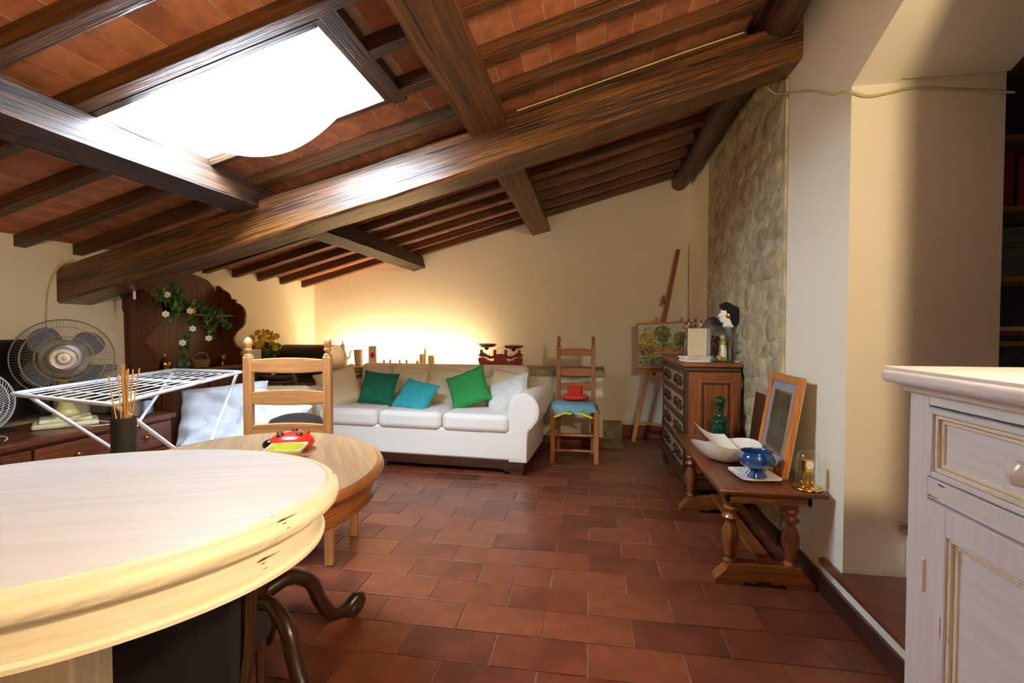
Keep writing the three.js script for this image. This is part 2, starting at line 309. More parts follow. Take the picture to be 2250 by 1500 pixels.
{
  // outline in (z, y): the stair opening runs under a slanted soffit
  const pts = [[-4.88, -0.12], [-4.88, 3.1], [2.9, 3.1], [2.9, -0.12], [-1.05, -0.12], [-1.05, 2.242], [-1.89, 1.906], [-1.89, -0.12]];
  const g = ext(shape(pts.map(([z, y]) => [z, y])), 0.15).rotateY(-Math.PI / 2).translate(1.06, 0, 0);   // shape x becomes world z
  mesh('plaster_face', g, M.plaster, rw);
  mesh('jamb_wall', box(1.06, 1.386, -0.02, 2.4, -2.1, -1.89), M.plaster, rw);
  const so = new THREE.BoxGeometry(0.33, 0.1, 1.1); so.rotateX(-Math.atan(0.4)); so.translate(1.222, 1.906 + 0.4 * 0.505 + 0.055, -1.385);
  mesh('soffit', so, M.plaster, rw, { label: 'sloping plaster soffit over the stair opening' });
  // rubble panel
  const ZA = -3.93, ZB = -2.44, X = 0.908;
  const panel = new THREE.Group(); panel.name = 'stone_panel'; panel.userData.label = 'exposed rubble stone panel'; rw.add(panel);
  const topAt = (z) => 2.222 + (-2.509 - z) * 0.128;
  const mg = ext(shape([[ZA, 0.0], [ZB, 0.0], [ZB, topAt(ZB)], [ZA, topAt(ZA)]]), 0.012).rotateY(-Math.PI / 2).translate(X, 0, 0);
  mesh('mortar', mg, M.mortar, panel);
  mesh('mortar_recessed', ext(shape([[ZA, topAt(ZA)], [ZB, topAt(ZB)], [ZB, 2.5], [ZA, 2.5]]), 0.003).rotateY(-Math.PI / 2).translate(X, 0, 0), M.mortar, panel);
  let y = 0.02, row = 0;
  while (y < 2.42) {
    const h = rr(0.07, 0.17); let z = ZA + rr(-0.02, 0.06);
    while (z < ZB - 0.03) {
      const w = rr(0.09, 0.27), zc = Math.min(z + w / 2, ZB - w / 2 - 0.008), yc = y + h / 2 + rr(-0.015, 0.015);
      const rec = yc > topAt(zc) - 0.02;
      if (Math.abs(yc - topAt(zc)) > h * 0.35 && yc < 2.44 && rnd() > 0.1) {
        const K = 9, outer = [], inner = [], k0 = rr(0, 6), e = rr(2.6, 5);
        for (let i = 0; i < K; i++) {
          const a = k0 + i / K * Math.PI * 2, ca = Math.cos(a), sa = Math.sin(a), q = rr(0.80, 1.03) / Math.pow(Math.abs(ca) ** e + Math.abs(sa) ** e, 1 / e);
          outer.push([ca * q * w * 0.53, sa * q * h * 0.54]); inner.push([ca * q * w * 0.41 + rr(-1, 1) * 0.006, sa * q * h * 0.38 + rr(-1, 1) * 0.005]);
        }
        const d0 = rr(0.003, 0.013), P = [], tilt = rr(-0.05, 0.05), tv = rr(-0.06, 0.06);
        const dep = (p, d) => -(d + tilt * p[0] + tv * p[1]);
        for (let i = 0; i < K; i++) {
          const j = (i + 1) % K, A = outer[i], B = outer[j], C = inner[i], D = inner[j];
          const a = [0.004, A[1], A[0]], b = [0.004, B[1], B[0]], c = [dep(C, d0), C[1], C[0]], d = [dep(D, d0), D[1], D[0]], m = [dep([0, 0], d0 + 0.002), 0, 0];
          P.push(...a, ...c, ...b, ...b, ...c, ...d, ...c, ...m, ...d);
        }
        let g = new THREE.BufferGeometry(); g.setAttribute('position', new THREE.Float32BufferAttribute(P, 3)); g = toCreasedNormals(g, 0.9);
        // faces towards -x
        const mm = mesh('stone', g, M.stone[Math.floor(rnd() * 6)], panel, { grain: 'z' });
        mm.position.set(rec ? X - 0.003 : X - 0.012, yc, zc); mm.rotation.x = rr(-0.2, 0.2);
      }
      z += w + rr(0.004, 0.016);
    }
    y += h + rr(0.0, 0.008); row++;
  }
}
structMesh('baseboard_right', [box(0.895, 0.909, 0, 0.078, -4.66, -3.93, 0.002), box(0.882, 0.897, 0, 0.078, -3.93, -2.44, 0.002), box(0.893, 0.909, 0, 0.078, -2.44, -1.05, 0.002)], M.skirting, { label: 'dark brown skirting along the right wall and step' });
{
  const st = struct('stairs', 'terracotta stair treads behind the white cupboard');
  mesh('riser', box(0.906, 1.12, 0, 0.13, -1.888, -1.02), M.plaster, st);
  mesh('tread', [box(0.878, 1.386, 0.128, 0.158, -1.888, -1.02, 0.012), box(0.878, 0.907, 0.128, 0.158, -2.01, -1.87, 0.012)], M.floorTile[3], st);
  mesh('riser', box(1.115, 1.386, 0.158, 0.32, -1.888, -1.02), M.plaster, st);
  mesh('tread', box(1.088, 1.386, 0.32, 0.348, -1.888, -1.02, 0.01), M.floorTile[3], st);
}
structMesh('wall_stair', [box(1.06, 3.1, -0.12, 3.1, -3.2, -3.0), box(2.95, 3.1, -0.12, 3.1, -3.0, 2.9), box(1.06, 1.386, -0.02, 2.7, -3.0, -2.1)], M.plaster);
structMesh('ceiling_stair', box(1.06, 3.1, 2.75, 2.95, -3.2, 2.9), M.plaster);

// ---------- sloping roof: s along the slope, n square to it ----------
const ceiling = struct('ceiling', 'sloping beamed roof with terracotta tiles between dark timber rafters');
ceiling.position.set(0, RB, 0); ceiling.rotation.z = TH;
const sOf = (x, n = 0) => (x + n * SIN) / COS;
const SKY = { s0: sOf(-1.715), s1: sOf(-0.868), z0: -1.928, z1: -1.43 };
{
  const S0 = sOf(-2.93), S1 = sOf(0.9), PU = [[sOf(-1.805, -0.123), sOf(-1.68, -0.123), 0.123], [sOf(-0.57, -0.127), sOf(-0.40, -0.127), 0.127]];
  // boarding above the tiles, open at the roof window
  mesh('roof_deck', [box(S0 - 0.1, SKY.s0 - 0.01, 0.084, 0.30, -4.7, 2.75), box(SKY.s1 + 0.01, S1 + 0.03, 0.084, 0.30, -4.7, 2.75), box(SKY.s0 - 0.01, SKY.s1 + 0.01, 0.084, 0.30, -4.7, SKY.z0 - 0.01), box(SKY.s0 - 0.01, SKY.s1 + 0.01, 0.084, 0.30, SKY.z1 + 0.01, 2.75)], M.roofGrout, ceiling);
  const near = [0.1, -0.2, -0.5];
  mesh('tile_grout', [box(S0, SKY.s0 - 0.02, 0.0605, 0.0845, -4.68, 0.4), box(SKY.s1 + 0.03, S1, 0.0605, 0.0845, -4.68, 0.4), box(SKY.s0 - 0.02, SKY.s1 + 0.03, 0.0605, 0.0845, -4.68, SKY.z0 - 0.03), box(SKY.s0 - 0.02, SKY.s1 + 0.03, 0.0605, 0.0845, SKY.z1 + 0.03, 0.4)], M.roofGrout, ceiling, { label: 'pale mortar joints' });
  const secs = [
    [S0, PU[0][0] + 0.06, [...near, -0.82, -1.12, -1.42, -1.723, -2.023, -2.305, -2.61, -2.91, -3.22, -3.526, -3.823, -4.135, -4.474]],
    [PU[0][0] + 0.06, PU[1][0] + 0.08, [...near, -0.83, -1.108, -1.369, -1.643, -1.922, -2.255, -2.55, -2.85, -3.15, -3.45, -3.75, -4.05, -4.36, -4.64]],
    [PU[1][0] + 0.08, S1, [...near, -0.72, -1.02, -1.32, -1.618, -1.917, -2.218, -2.52, -2.82, -3.12, -3.42, -3.72, -4.02, -4.32, -4.62]],
  ];
  const TS = 0.1185, many = [];
  let n = 0;
  const raft = {};
  for (const [a, b, zs] of secs) {
    for (const z of zs) {
      let a1 = a;
      if (a !== S0 && b < 0 && z < -1.5 && z > -2.0) a1 = SKY.s1 + 0.08;      // cut short at the trimmer beside the roof window
      if (a === secs[1][0] && a1 === a && z < -1.5 && z > -2.0) continue;
      const key = (b - a1).toFixed(3), g = raft[key] ||= boxUV(clean(new RoundedBoxGeometry(b - a1, 0.058, 0.055, 1, 0.004)), 'x');
      share('rafter', g, M.rafter, ceiling, (a1 + b) / 2, 0.029, z);
    }
    const zz = [...zs, -4.7], cols = Math.round((b - a) / TS), w = (b - a) / cols, vs = {};
    for (let r = 0; r < zz.length - 1; r++) for (let c = 0; c < cols; c++) {
      const z = (zz[r] + zz[r + 1]) / 2, d = zz[r] - zz[r + 1], s = a + (c + 0.5) * w;
      const hit = s + w / 2 > SKY.s0 - 0.01 && s - w / 2 < SKY.s1 + 0.01 && z + d / 2 > SKY.z0 && z - d / 2 < SKY.z1 + 0.02;
      let zc = z, dd = d;
      if (hit) { if (z - d / 2 < SKY.z0 - 0.05) { dd = SKY.z0 - 0.03 - (z - d / 2); zc = z - d / 2 + dd / 2; } else continue; }
      const v = Math.floor(hsh(r, c, 9 + Math.round(a * 10)) * 3), key = v + dd.toFixed(3);
      const g = vs[key] ||= boxUV(clean(new RoundedBoxGeometry(w - 0.0035, 0.024, dd - 0.003, 1, 0.0015)), 'z');
      const yy = 0.0705 + hsh(c, r, 3) * 0.002;
      if (zc < -0.85 && zc > -2.62 && n < 300) { n++; share('roof_tile', g, M.roofTile[v], ceiling, s, yy, zc); }
      else many.push(g.clone().translate(s, yy, zc));
    }
  }
  mesh('roof_tiles', many, M.roofTile[0], ceiling, { keep: true }).userData.kind = 'stuff';
  // purlins across the slope
  const rough = (g, amp, s) => { const p = g.attributes.position; for (let i = 0; i < p.count; i++) { const x = p.getX(i), y = p.getY(i), z = p.getZ(i); p.setX(i, x + amp * (Math.sin(z * 5 + s + y * 9) + 0.5 * Math.sin(z * 17 + s * 2 + y * 20))); p.setY(i, y + amp * (Math.sin(z * 4 + s * 3 + x * 8) + 0.5 * Math.sin(z * 19 + s + x * 30))); } g.computeVertexNormals(); return g; };
  for (const [i, [a, b, h]] of PU.entries()) {
    const g = mergeVertices(new THREE.BoxGeometry(b - a, h, 7.3, 4, 4, 90).deleteAttribute('uv').deleteAttribute('normal'));
    g.translate((a + b) / 2, -h / 2, -1.03);
    mesh('purlin', toCreasedNormals(clean(rough(g, 0.0025, i)), 0.6), i ? M.purlinBrown : M.purlin, ceiling, { grain: 'z', label: 'square timber purlin running towards the back wall' });
  }
  { // round log purlin by the right wall
    const g = new THREE.CylinderGeometry(0.078, 0.072, 7.3, 16, 80).rotateX(Math.PI / 2); g.translate(sOf(0.81, -0.05), -0.055, -1.03);
    mesh('purlin', toCreasedNormals(clean(rough(g, 0.006, 9)), 0.7), M.log, ceiling, { grain: 'z', label: 'rough round log purlin beside the stone panel' });
  }
  // trimmer beside the roof window
  mesh('trimmer', box(SKY.s1 + 0.022, SKY.s1 + 0.085, 0, 0.06, -1.98, -1.38, 0.003), M.trimwood, ceiling, { grain: 'z' });
}
{ // heavy main beam under the purlins
  const st = [[-2.935, 1.181, 1.383, -2.19, -2.385], [-1.8, 1.472, 1.676, -2.205, -2.40], [-0.6, 1.788, 1.99, -2.24, -2.43], [0.3, 2.05, 2.243, -2.27, -2.46], [0.925, 2.236, 2.418, -2.295, -2.485]];
  const K = 60, P = [], ring = (t) => {
    const x = mix(-2.935, 0.925, t); let i = 0; while (i < st.length - 2 && st[i + 1][0] < x) i++;
    const u = (x - st[i][0]) / (st[i + 1][0] - st[i][0]), q = st[i].map((v, k) => mix(v, st[i + 1][k], u)), w = (s) => 0.0015 * Math.sin(x * 9 + s) + 0.001 * Math.sin(x * 23 + 2 * s);
    const [, y0, y1, zf, zb] = q, c = 0.012;
    return [[x, y0 + w(1), zf - c], [x, y0 + c + w(1), zf + w(2) * 0.5], [x, y1 - c + w(3), zf + w(2) * 0.5], [x, y1 + w(3), zf - c], [x, y1 + w(3), zb + c], [x, y1 - c + w(3), zb], [x, y0 + c + w(1), zb], [x, y0 + w(1), zb + c]];
  };
  const R = Array.from({ length: K + 1 }, (_, k) => ring(k / K));
  for (let k = 0; k < K; k++) for (let j = 0; j < 8; j++) { const a = R[k][j], b = R[k][(j + 1) % 8], c = R[k + 1][(j + 1) % 8], d = R[k + 1][j]; P.push(...a, ...c, ...b, ...a, ...d, ...c); }
  for (const [k, flip] of [[0, false], [K, true]]) for (let j = 1; j < 7; j++) { const a = R[k][0], b = R[k][j], c = R[k][j + 1]; P.push(...a, ...(flip ? c : b), ...(flip ? b : c)); }
  let g = new THREE.BufferGeometry(); g.setAttribute('position', new THREE.Float32BufferAttribute(P, 3)); g = toCreasedNormals(g, 0.5);
  g = clean(g); g.rotateZ(-0.268); boxUV(g, 'x'); g.rotateZ(0.268);
  structMesh('trim_1', g, M.beam, { keep: true, label: 'heavy square timber main beam spanning the room under the purlins' });
}
// ---------- roof window ----------
{
  const w = struct('window_1', 'roof window between the rafters');
  w.position.copy(ceiling.position); w.rotation.copy(ceiling.rotation);
  const { s0, s1, z0, z1 } = SKY;
  for (const g of [box(s0, s1, 0, 0.035, z1, z1 + 0.032, 0.003), box(s0, s1, 0, 0.035, z0 - 0.03, z0, 0.003), box(s1, s1 + 0.022, 0, 0.035, z0 - 0.03, z1 + 0.032, 0.003), box(s0 - 0.012, s0, 0, 0.035, z0 - 0.03, z1 + 0.032, 0.003)]) mesh('frame', g, M.trimwood, w);
  for (const g of [box(s0, s1, 0.034, 0.33, z1, z1 + 0.012), box(s0, s1, 0.034, 0.33, z0 - 0.012, z0), box(s1, s1 + 0.012, 0.034, 0.33, z0, z1), box(s0 - 0.012, s0, 0.034, 0.33, z0, z1)]) mesh('shaft_lining', g, M.shaft, w);
  for (const g of [box(s0, s1, 0.24, 0.29, z1 - 0.035, z1), box(s0, s1, 0.24, 0.29, z0, z0 + 0.035), box(s1 - 0.035, s1, 0.24, 0.29, z0, z1), box(s0, s0 + 0.035, 0.24, 0.29, z0, z1)]) mesh('sash', g, M.shaft, w);
  mesh('pane', new THREE.PlaneGeometry(s1 - s0 - 0.06, z1 - z0 - 0.06).rotateX(Math.PI / 2).translate((s0 + s1) / 2, 0.264, (z0 + z1) / 2), M.glass, w);
}
{ // white cloth pinned across the roof window, its free edge sagging into the room
  const { s0, s1, z0, z1 } = SKY, U = 60, W = 30;
  const A = roofAt(s0 + 0.09, 0.02, z1 + 0.004), N = roofAt(s1 - 0.02, 0.02, z1 + 0.004), B = roofAt(s1 - 0.012, 0.01, -1.80);
  const fixed = (t) => (t < 0.68 ? A.clone().lerp(N, t / 0.68) : N.clone().lerp(B, (t - 0.68) / 0.32));
  const free = (t) => { const p = A.clone().lerp(B, t), q = Math.sin(Math.PI * Math.pow(t, 0.88)); p.y -= 0.155 * q; p.z -= 0.20 * q; p.x -= 0.03 * q; return p; };
  const g = new THREE.PlaneGeometry(1, 1, U, W), p = g.attributes.position;
  for (let j = 0; j <= W; j++) for (let i = 0; i <= U; i++) {
    const t = i / U, v = j / W, a = fixed(t), b = free(t), q = a.lerp(b, v), bulge = Math.sin(Math.PI * v) * Math.sin(Math.PI * t);
    q.y -= 0.075 * bulge - 0.005 * Math.sin(Math.PI * v) * Math.sin(t * 38 + v * 2) * Math.sin(Math.PI * t) - 0.003 * Math.sin(Math.PI * v) * Math.sin(t * 75);
    p.setXYZ(j * (U + 1) + i, q.x, q.y, q.z);
  }
  g.computeVertexNormals();
  const c = mesh('curtain', g, M.curtain, scene, { keep: true });
  tag(c, 'thin white cloth sagging below the bright roof window', 'curtain');
}
// ---------- lamps ----------
{ // tube lamp lying on the ledge behind the sofa
  const t = thing('tube_lamp', 'warm tube lamp lying on the ledge behind the sofa', 'lamp', [-1.90, 0.678, -4.50]);
  mesh('base', box(-0.77, 0.77, 0, 0.008, -0.02, 0.02, 0.002), M.white, t);
  mesh('tube', rod([-0.75, 0.012, 0], [0.75, 0.012, 0], 0.006), std({ color: 0xfff0c8, emissive: new THREE.Color().setRGB(1, 0.74, 0.36), emissiveIntensity: 3 }), t);
  const l = new THREE.RectAreaLight(new THREE.Color().setRGB(1, 0.72, 0.42), 165, 1.5, 0.02);
  l.position.set(0, 0.022, -0.006); l.rotation.x = 1.15; t.add(l);       // shines upwards
}
// ---------- sofa ----------
{
  const t = thing('sofa', 'white fabric three-seat sofa with rolled arms on a dark wooden plinth', 'sofa', [-1.319, 0, -3.765], -0.0617);
  mesh('base', box(-0.885, 0.885, 0.10, 0.315, -0.38, 0.395, 0.02), M.sofa, t);
  mesh('plinth', box(-0.875, 0.875, 0.035, 0.102, -0.36, 0.385, 0.004), M.chestDark, t, { label: 'dark wooden plinth' });
  for (const x of [-0.78, -0.25, 0.80]) mesh('foot', ext(smoothShape([[-0.09, 0.04], [-0.07, 0.022], [-0.03, 0.018], [-0.02, 0], [0.05, 0], [0.06, 0.015], [0.075, 0.04]]), 0.03).translate(x, 0, 0.352), M.chestDark, t);
  for (const x of [-0.8, 0.8]) mesh('foot', box(x - 0.04, x + 0.04, 0, 0.04, -0.34, -0.26), M.chestDark, t);
  for (let i = 0; i < 3; i++) {
    const g = new RoundedBoxGeometry(0.51, 0.135, 0.62, 6, 0.045), p = g.attributes.position;
    for (let k = 0; k < p.count; k++) { const x = p.getX(k), z = p.getZ(k); if (p.getY(k) > 0) p.setY(k, p.getY(k) + 0.012 * (1 - (x / 0.255) ** 2) * (1 - (z / 0.31) ** 2) + 0.003 * Math.sin(x * 30 + i) * Math.sin(z * 22)); }
    g.computeVertexNormals();
    mesh('seat_cushion', g.translate(-0.517 + i * 0.517, 0.362, 0.11), M.sofa, t);
  }
  for (const s of [-1, 1]) {
    const prof = smoothShape([[0.775, 0.10], [0.775, 0.30], [0.778, 0.48], [0.80, 0.545], [0.86, 0.575], [0.93, 0.555], [0.972, 0.49], [0.968, 0.41], [0.925, 0.345], [0.895, 0.30], [0.885, 0.10]].map(([x, y]) => [x * s, y]));
    const g = ext(prof, 0.72, 0.012).translate(0, 0, -0.34);
    mesh('armrest', g, M.sofa, t);
    mesh('arm_front', ext(smoothShape([[0.782, 0.30], [0.785, 0.48], [0.805, 0.54], [0.86, 0.565], [0.925, 0.548], [0.962, 0.49], [0.958, 0.41], [0.915, 0.345], [0.89, 0.30]].map(([x, y]) => [x * s, y])), 0.003, 0.003).translate(0, 0, 0.389), M.sofa, t);
  }
  const bk = new RoundedBoxGeometry(1.55, 0.60, 0.17, 6, 0.05); bk.rotateX(-0.06);
  mesh('backrest', bk.translate(0, 0.43, -0.305), M.sofaBack, t);
}
function cushion(label, mat, w, h, th, pos, rot, s, extra) {
  const t = thing('cushion', label, 'cushion', pos, 0, 'loose cushions on the sofa');
  t.position.y += 0.012; t.rotation.set(...rot, 'YXZ');
  mesh('cover', pillow(w, h, th, s), mat, t);
  const e = 0.985, c = (a) => { const u = Math.cos(a), v = Math.sin(a), m = 1 / Math.max(Math.abs(u), Math.abs(v)); const x = u * m, y = v * m; return V(x * (1 - 0.07 * (1 - y * y)) * w / 2 * e, y * (1 - 0.07 * (1 - x * x)) * h / 2 * e, 0); };
  mesh('piping', tube(Array.from({ length: 48 }, (_, i) => c(i / 48 * Math.PI * 2)), 0.0025, 96, 5, true), mat, t);
  if (extra) extra(t);
  return t;
}
const stitched = fabric(0xf1eee6, 0xdcd0b8, { s: 111, th: 26, rep: [5, 5], bump: 0.002 });
cushion('cream square cushion leaning in the sofa corner by the sewing machine case', M.beige, 0.33, 0.33, 0.12, [-2.06, 0.545, -3.64], [-0.35, 0.45, 0.30], 1);
cushion('dark green square cushion on the sofa', M.greenDark, 0.30, 0.28, 0.10, [-1.72, 0.545, -3.66], [-0.42, 0.08, -0.10], 2);
cushion('beige cushion between dark green cushion and sofa back', M.beige, 0.36, 0.30, 0.09, [-1.53, 0.57, -3.86], [-0.28, 0.0, -0.12], 3);
cushion('beige cushion behind the turquoise cushion on the sofa', M.beige, 0.38, 0.34, 0.10, [-1.20, 0.545, -3.83], [-0.3, -0.05, -0.16], 4);
cushion('turquoise cushion lying tilted on the sofa', M.turq, 0.31, 0.28, 0.10, [-1.37, 0.50, -3.58], [-0.72, -0.12, -0.22], 5);
cushion('bright green cushion standing on its corner on the sofa', M.greenBright, 0.33, 0.30, 0.10, [-0.95, 0.565, -3.62], [-0.42, -0.18, 0.42], 6);
cushion('white quilted cushion behind the bright green cushion', M.sofa, 0.34, 0.26, 0.09, [-0.93, 0.52, -3.80], [-0.4, 0, 0.05], 7);
cushion('white stitched cushion propped against the right sofa arm', stitched, 0.36, 0.30, 0.12, [-0.63, 0.525, -3.60], [-0.62, -0.5, 0.42], 8);
cushion('pale taupe cushion against the sofa back near the right arm', M.beige, 0.32, 0.26, 0.11, [-0.68, 0.56, -3.83], [-0.3, -0.15, -0.15], 9);

// ---------- ladder-back chairs ----------
function ladderChair(name, label, mat, pos, turn, dims, seatMat) {
  const { w, d, H, seat } = dims, t = thing(name, label, 'chair', pos, turn);
  // local: back posts at z = 0, seat towards +z
  const post = (x) => {
    const geos = [box(x - 0.018, x + 0.018, 0, H - 0.085, -0.018, 0.018, 0.005)];
    geos.push(lathe([[0, 0], [0.0175, 0], [0.0175, 0.006], [0.010, 0.012], [0.010, 0.020], [0.0165, 0.026], [0.0165, 0.031], [0.0115, 0.036], [0.0175, 0.052], [0.0165, 0.068], [0.009, 0.080], [0, 0.085]], 18).translate(x, H - 0.085, 0));
    return geos;
  };
  for (const x of [-w / 2, w / 2]) mesh('back_post', post(x), mat, t, { grain: 'y' });
  const fw = w / 2 + 0.025;
  for (const x of [-fw, fw]) mesh('front_leg', box(x - 0.018, x + 0.018, 0, seat + 0.01, d - 0.018, d + 0.018, 0.005), mat, t, { grain: 'y' });
  const slat = (y, h) => { const L = w / 2 - 0.012, sh = new THREE.Shape(); sh.moveTo(-L, y - h / 2); sh.quadraticCurveTo(0, y - h / 2 - 0.012, L, y - h / 2); sh.lineTo(L, y + h / 2 - 0.004); sh.quadraticCurveTo(0, y + h / 2 + 0.014, -L, y + h / 2 - 0.004); return ext(sh, 0.012, 0.003).translate(0, 0, -0.006); };
  for (const y of dims.slats) mesh('slat', slat(y, 0.05), mat, t, { grain: 'x' });
  mesh('seat_frame', [rod([-fw, seat, d], [fw, seat, d], 0.014), rod([-w / 2, seat, 0], [w / 2, seat, 0], 0.014), rod([-w / 2, seat, 0], [-fw, seat, d], 0.014), rod([w / 2, seat, 0], [fw, seat, d], 0.014)], mat, t);
  const sh = shape([[-w / 2, 0], [w / 2, 0], [fw - 0.005, d], [-fw + 0.005, d]]);
  mesh('seat', ext(sh, 0.02, 0.006).rotateX(Math.PI / 2).translate(0, seat + 0.018, 0), seatMat, t, { grain: 'x', label: 'woven rush seat' });
  for (const [y, z0, z1, k] of [[0.10, d, d, fw], [0.22, d, d, fw], [0.16, 0, 0, w / 2]]) mesh('stretcher', rod([-k, y, z0], [k, y, z1], 0.010), mat, t);
  for (const s of [-1, 1]) for (const y of [0.13, 0.24]) mesh('stretcher', rod([s * w / 2, y, 0], [s * fw, y, d], 0.010), mat, t);
  return t;
}
ladderChair('ladderback_chair', 'pale pine ladder-back chair with its back to the oval brown table', M.chairPine, [-1.305, 0, -1.885], Math.PI + 0.22, { w: 0.338, d: 0.30, H: 1.01, seat: 0.40, slats: [0.60, 0.745, 0.885].map((y) => y) }, M.rush);
ladderChair('ladderback_chair', 'brown ladder-back chair holding a frilled seat pad beside the sofa', M.chairOak, [-0.125, 0, -3.985], 0.0, { w: 0.285, d: 0.295, H: 0.985, seat: 0.405, slats: [0.565, 0.685, 0.85].map((y) => y) }, M.rush);
{ // frilled seat pad with yellow ties
  const t = thing('seat_pad', 'teal checked seat pad with frilled edge tied to the brown chair', 'seat pad', [-0.135, 0.436, -3.81]);
  const top = (u, a) => { const e = 4, ca = Math.cos(a), sa = Math.sin(a), q = 1 / Math.pow(Math.abs(ca) ** e + Math.abs(sa) ** e, 1 / e); return [ca * q * u, sa * q * u]; };
  const P = [], N = 72, R = 9;
  const pt = (r, k) => {
    const a = k / N * Math.PI * 2; let u, y;
    if (r <= 5) { u = r / 5; y = 0.028 * Math.sqrt(Math.max(0, 1 - u * u * 0.8)); const [x, z] = top(u, a); return [x * 0.17, y + 0.004, z * 0.145]; }
    const f = (r - 5) / 4, [x, z] = top(1, a), fr = 0.006 * f * Math.sin(k * 4.2) + 0.010 * f * Math.sin(k * 0.9), o = 1 + 0.13 * Math.sqrt(f);
    return [x * (0.17 * o + fr), 0.016 - 0.058 * f * (1 + 0.25 * Math.sin(k * 0.55)), z * (0.145 * o + fr)];
  };
  for (let r = 0; r < R; r++) for (let k = 0; k < N; k++) { const a = pt(r, k), b = pt(r, k + 1), c = pt(r + 1, k + 1), d = pt(r + 1, k); P.push(...a, ...b, ...c, ...a, ...c, ...d); }
  let g = new THREE.BufferGeometry(); g.setAttribute('position', new THREE.Float32BufferAttribute(P, 3)); g = toCreasedNormals(g, 1.2);
  mesh('pad', g, M.teal, t, { label: 'teal checked cloth' });
  for (const s of [-1, 1]) mesh('tie', tube([[s * 0.012, -0.045, 0.155], [s * 0.06, -0.04, 0.160], [s * 0.12, -0.062, 0.164], [s * 0.145, -0.072, 0.160]], 0.010, 20, 8), M.yellowRubber, t, { label: 'yellow tie' });
}
{ // red cushion folded on the pad
  const t = thing('chair_cushion', 'small red rounded cushion on the teal seat pad', 'cushion', [-0.13, 0.468, -3.87]);
  mesh('body', sphere(0.112, 0, 0.028, 0.03, 1, 0.27, 0.75, 28), M.red, t);
  mesh('fold', pillow(0.125, 0.075, 0.05, 3, 0.002).translate(0.005, 0.072, -0.03), M.red, t);
}

// ---------- tables ----------
function ovalRing(a, b, prof, N = 96) {              // prof: [inset, y] outline swept round an ellipse
  const P = [], pt = (k, [o, y]) => { const t = k / N * Math.PI * 2; return [Math.cos(t) * (a - o), y, Math.sin(t) * (b - o)]; };
  for (let k = 0; k < N; k++) for (let i = 0; i < prof.length - 1; i++) { const A = pt(k, prof[i]), B = pt(k + 1, prof[i]), C = pt(k + 1, prof[i + 1]), D = pt(k, prof[i + 1]); P.push(...A, ...C, ...B, ...A, ...D, ...C); }
  const g = new THREE.BufferGeometry(); g.setAttribute('position', new THREE.Float32BufferAttribute(P, 3));
  const run = [0]; for (let i = 1; i < prof.length; i++) run.push(run[i - 1] + Math.hypot(prof[i][0] - prof[i - 1][0], prof[i][1] - prof[i - 1][1]));
  const st = 2 * Math.PI * (a + b) / 2 / N, uv = []; for (let k = 0; k < N; k++) for (let i = 0; i < prof.length - 1; i++) uv.push(k * st, run[i], (k + 1) * st, run[i + 1], (k + 1) * st, run[i], k * st, run[i], k * st, run[i + 1], (k + 1) * st, run[i + 1]);
  g.setAttribute('uv', new THREE.Float32BufferAttribute(uv, 2));     // grain follows the rim
  return toCreasedNormals(g, 0.7);
}
const ellipseTop = (a, b, y, N = 96) => new THREE.ShapeGeometry(new THREE.Shape().absellipse(0, 0, a, b, 0, Math.PI * 2), N).rotateX(-Math.PI / 2).translate(0, y, 0);
const bow = (cx, y, k) => k;   // profile helper kept simple
{ // brown oval pedestal table
  const t = thing('oval_table', 'brown oval pedestal table with scrolled feet beside the white table', 'table', [-1.005, 0, -1.265], -0.98);
  const a = 0.472, b = 0.385, H = 0.64;
  mesh('tabletop', ellipseTop(a - 0.022, b - 0.022, H), M.tableTop, t, { label: 'worn tan tabletop', grain: 'x' });
  mesh('edge', ovalRing(a, b, [[0.022, H], [0.012, H - 0.001], [0.004, H - 0.006], [0.0, H - 0.015], [0.005, H - 0.026], [0.016, H - 0.032], [0.03, H - 0.034], [0.4, H - 0.034]]), M.tableEdge, t, { keep: true });
  mesh('apron', ovalRing(a - 0.028, b - 0.028, [[0, H - 0.034], [0, H - 0.075], [-0.004, H - 0.08], [-0.004, H - 0.088], [0.02, H - 0.09], [0.02, H - 0.034]]), M.tableEdge, t, { keep: true });
  mesh('column', lathe([[0, 0.10], [0.06, 0.10], [0.075, 0.16], [0.05, 0.2], [0.04, 0.24], [0.07, 0.32], [0.075, 0.38], [0.045, 0.46], [0.05, 0.52], [0.09, 0.555], [0.09, 0.57], [0, 0.57]], 32), M.tableLeg, t);
  for (const a0 of [0.55, 2.1, 3.7, 5.3]) {
    const pts = [[0.03, 0.23], [0.12, 0.245], [0.19, 0.20], [0.225, 0.12], [0.27, 0.055], [0.33, 0.042], [0.375, 0.062], [0.385, 0.045], [0.36, 0.02]];
    const cu = new THREE.CatmullRomCurve3(pts.map(([r, y]) => V(r, y, 0))), g = new THREE.TubeGeometry(cu, 40, 0.024, 10);
    const p = g.attributes.position; for (let i = 0; i < p.count; i++) p.setZ(i, p.getZ(i) * 0.9);
    const foot = [g, sphere(0.028, 0.355, 0.030, 0, 1.2, 1, 1, 14)].map((q) => clean(q).rotateY(a0));
    mesh('scroll_foot', foot, M.tableLeg, t);
  }
}
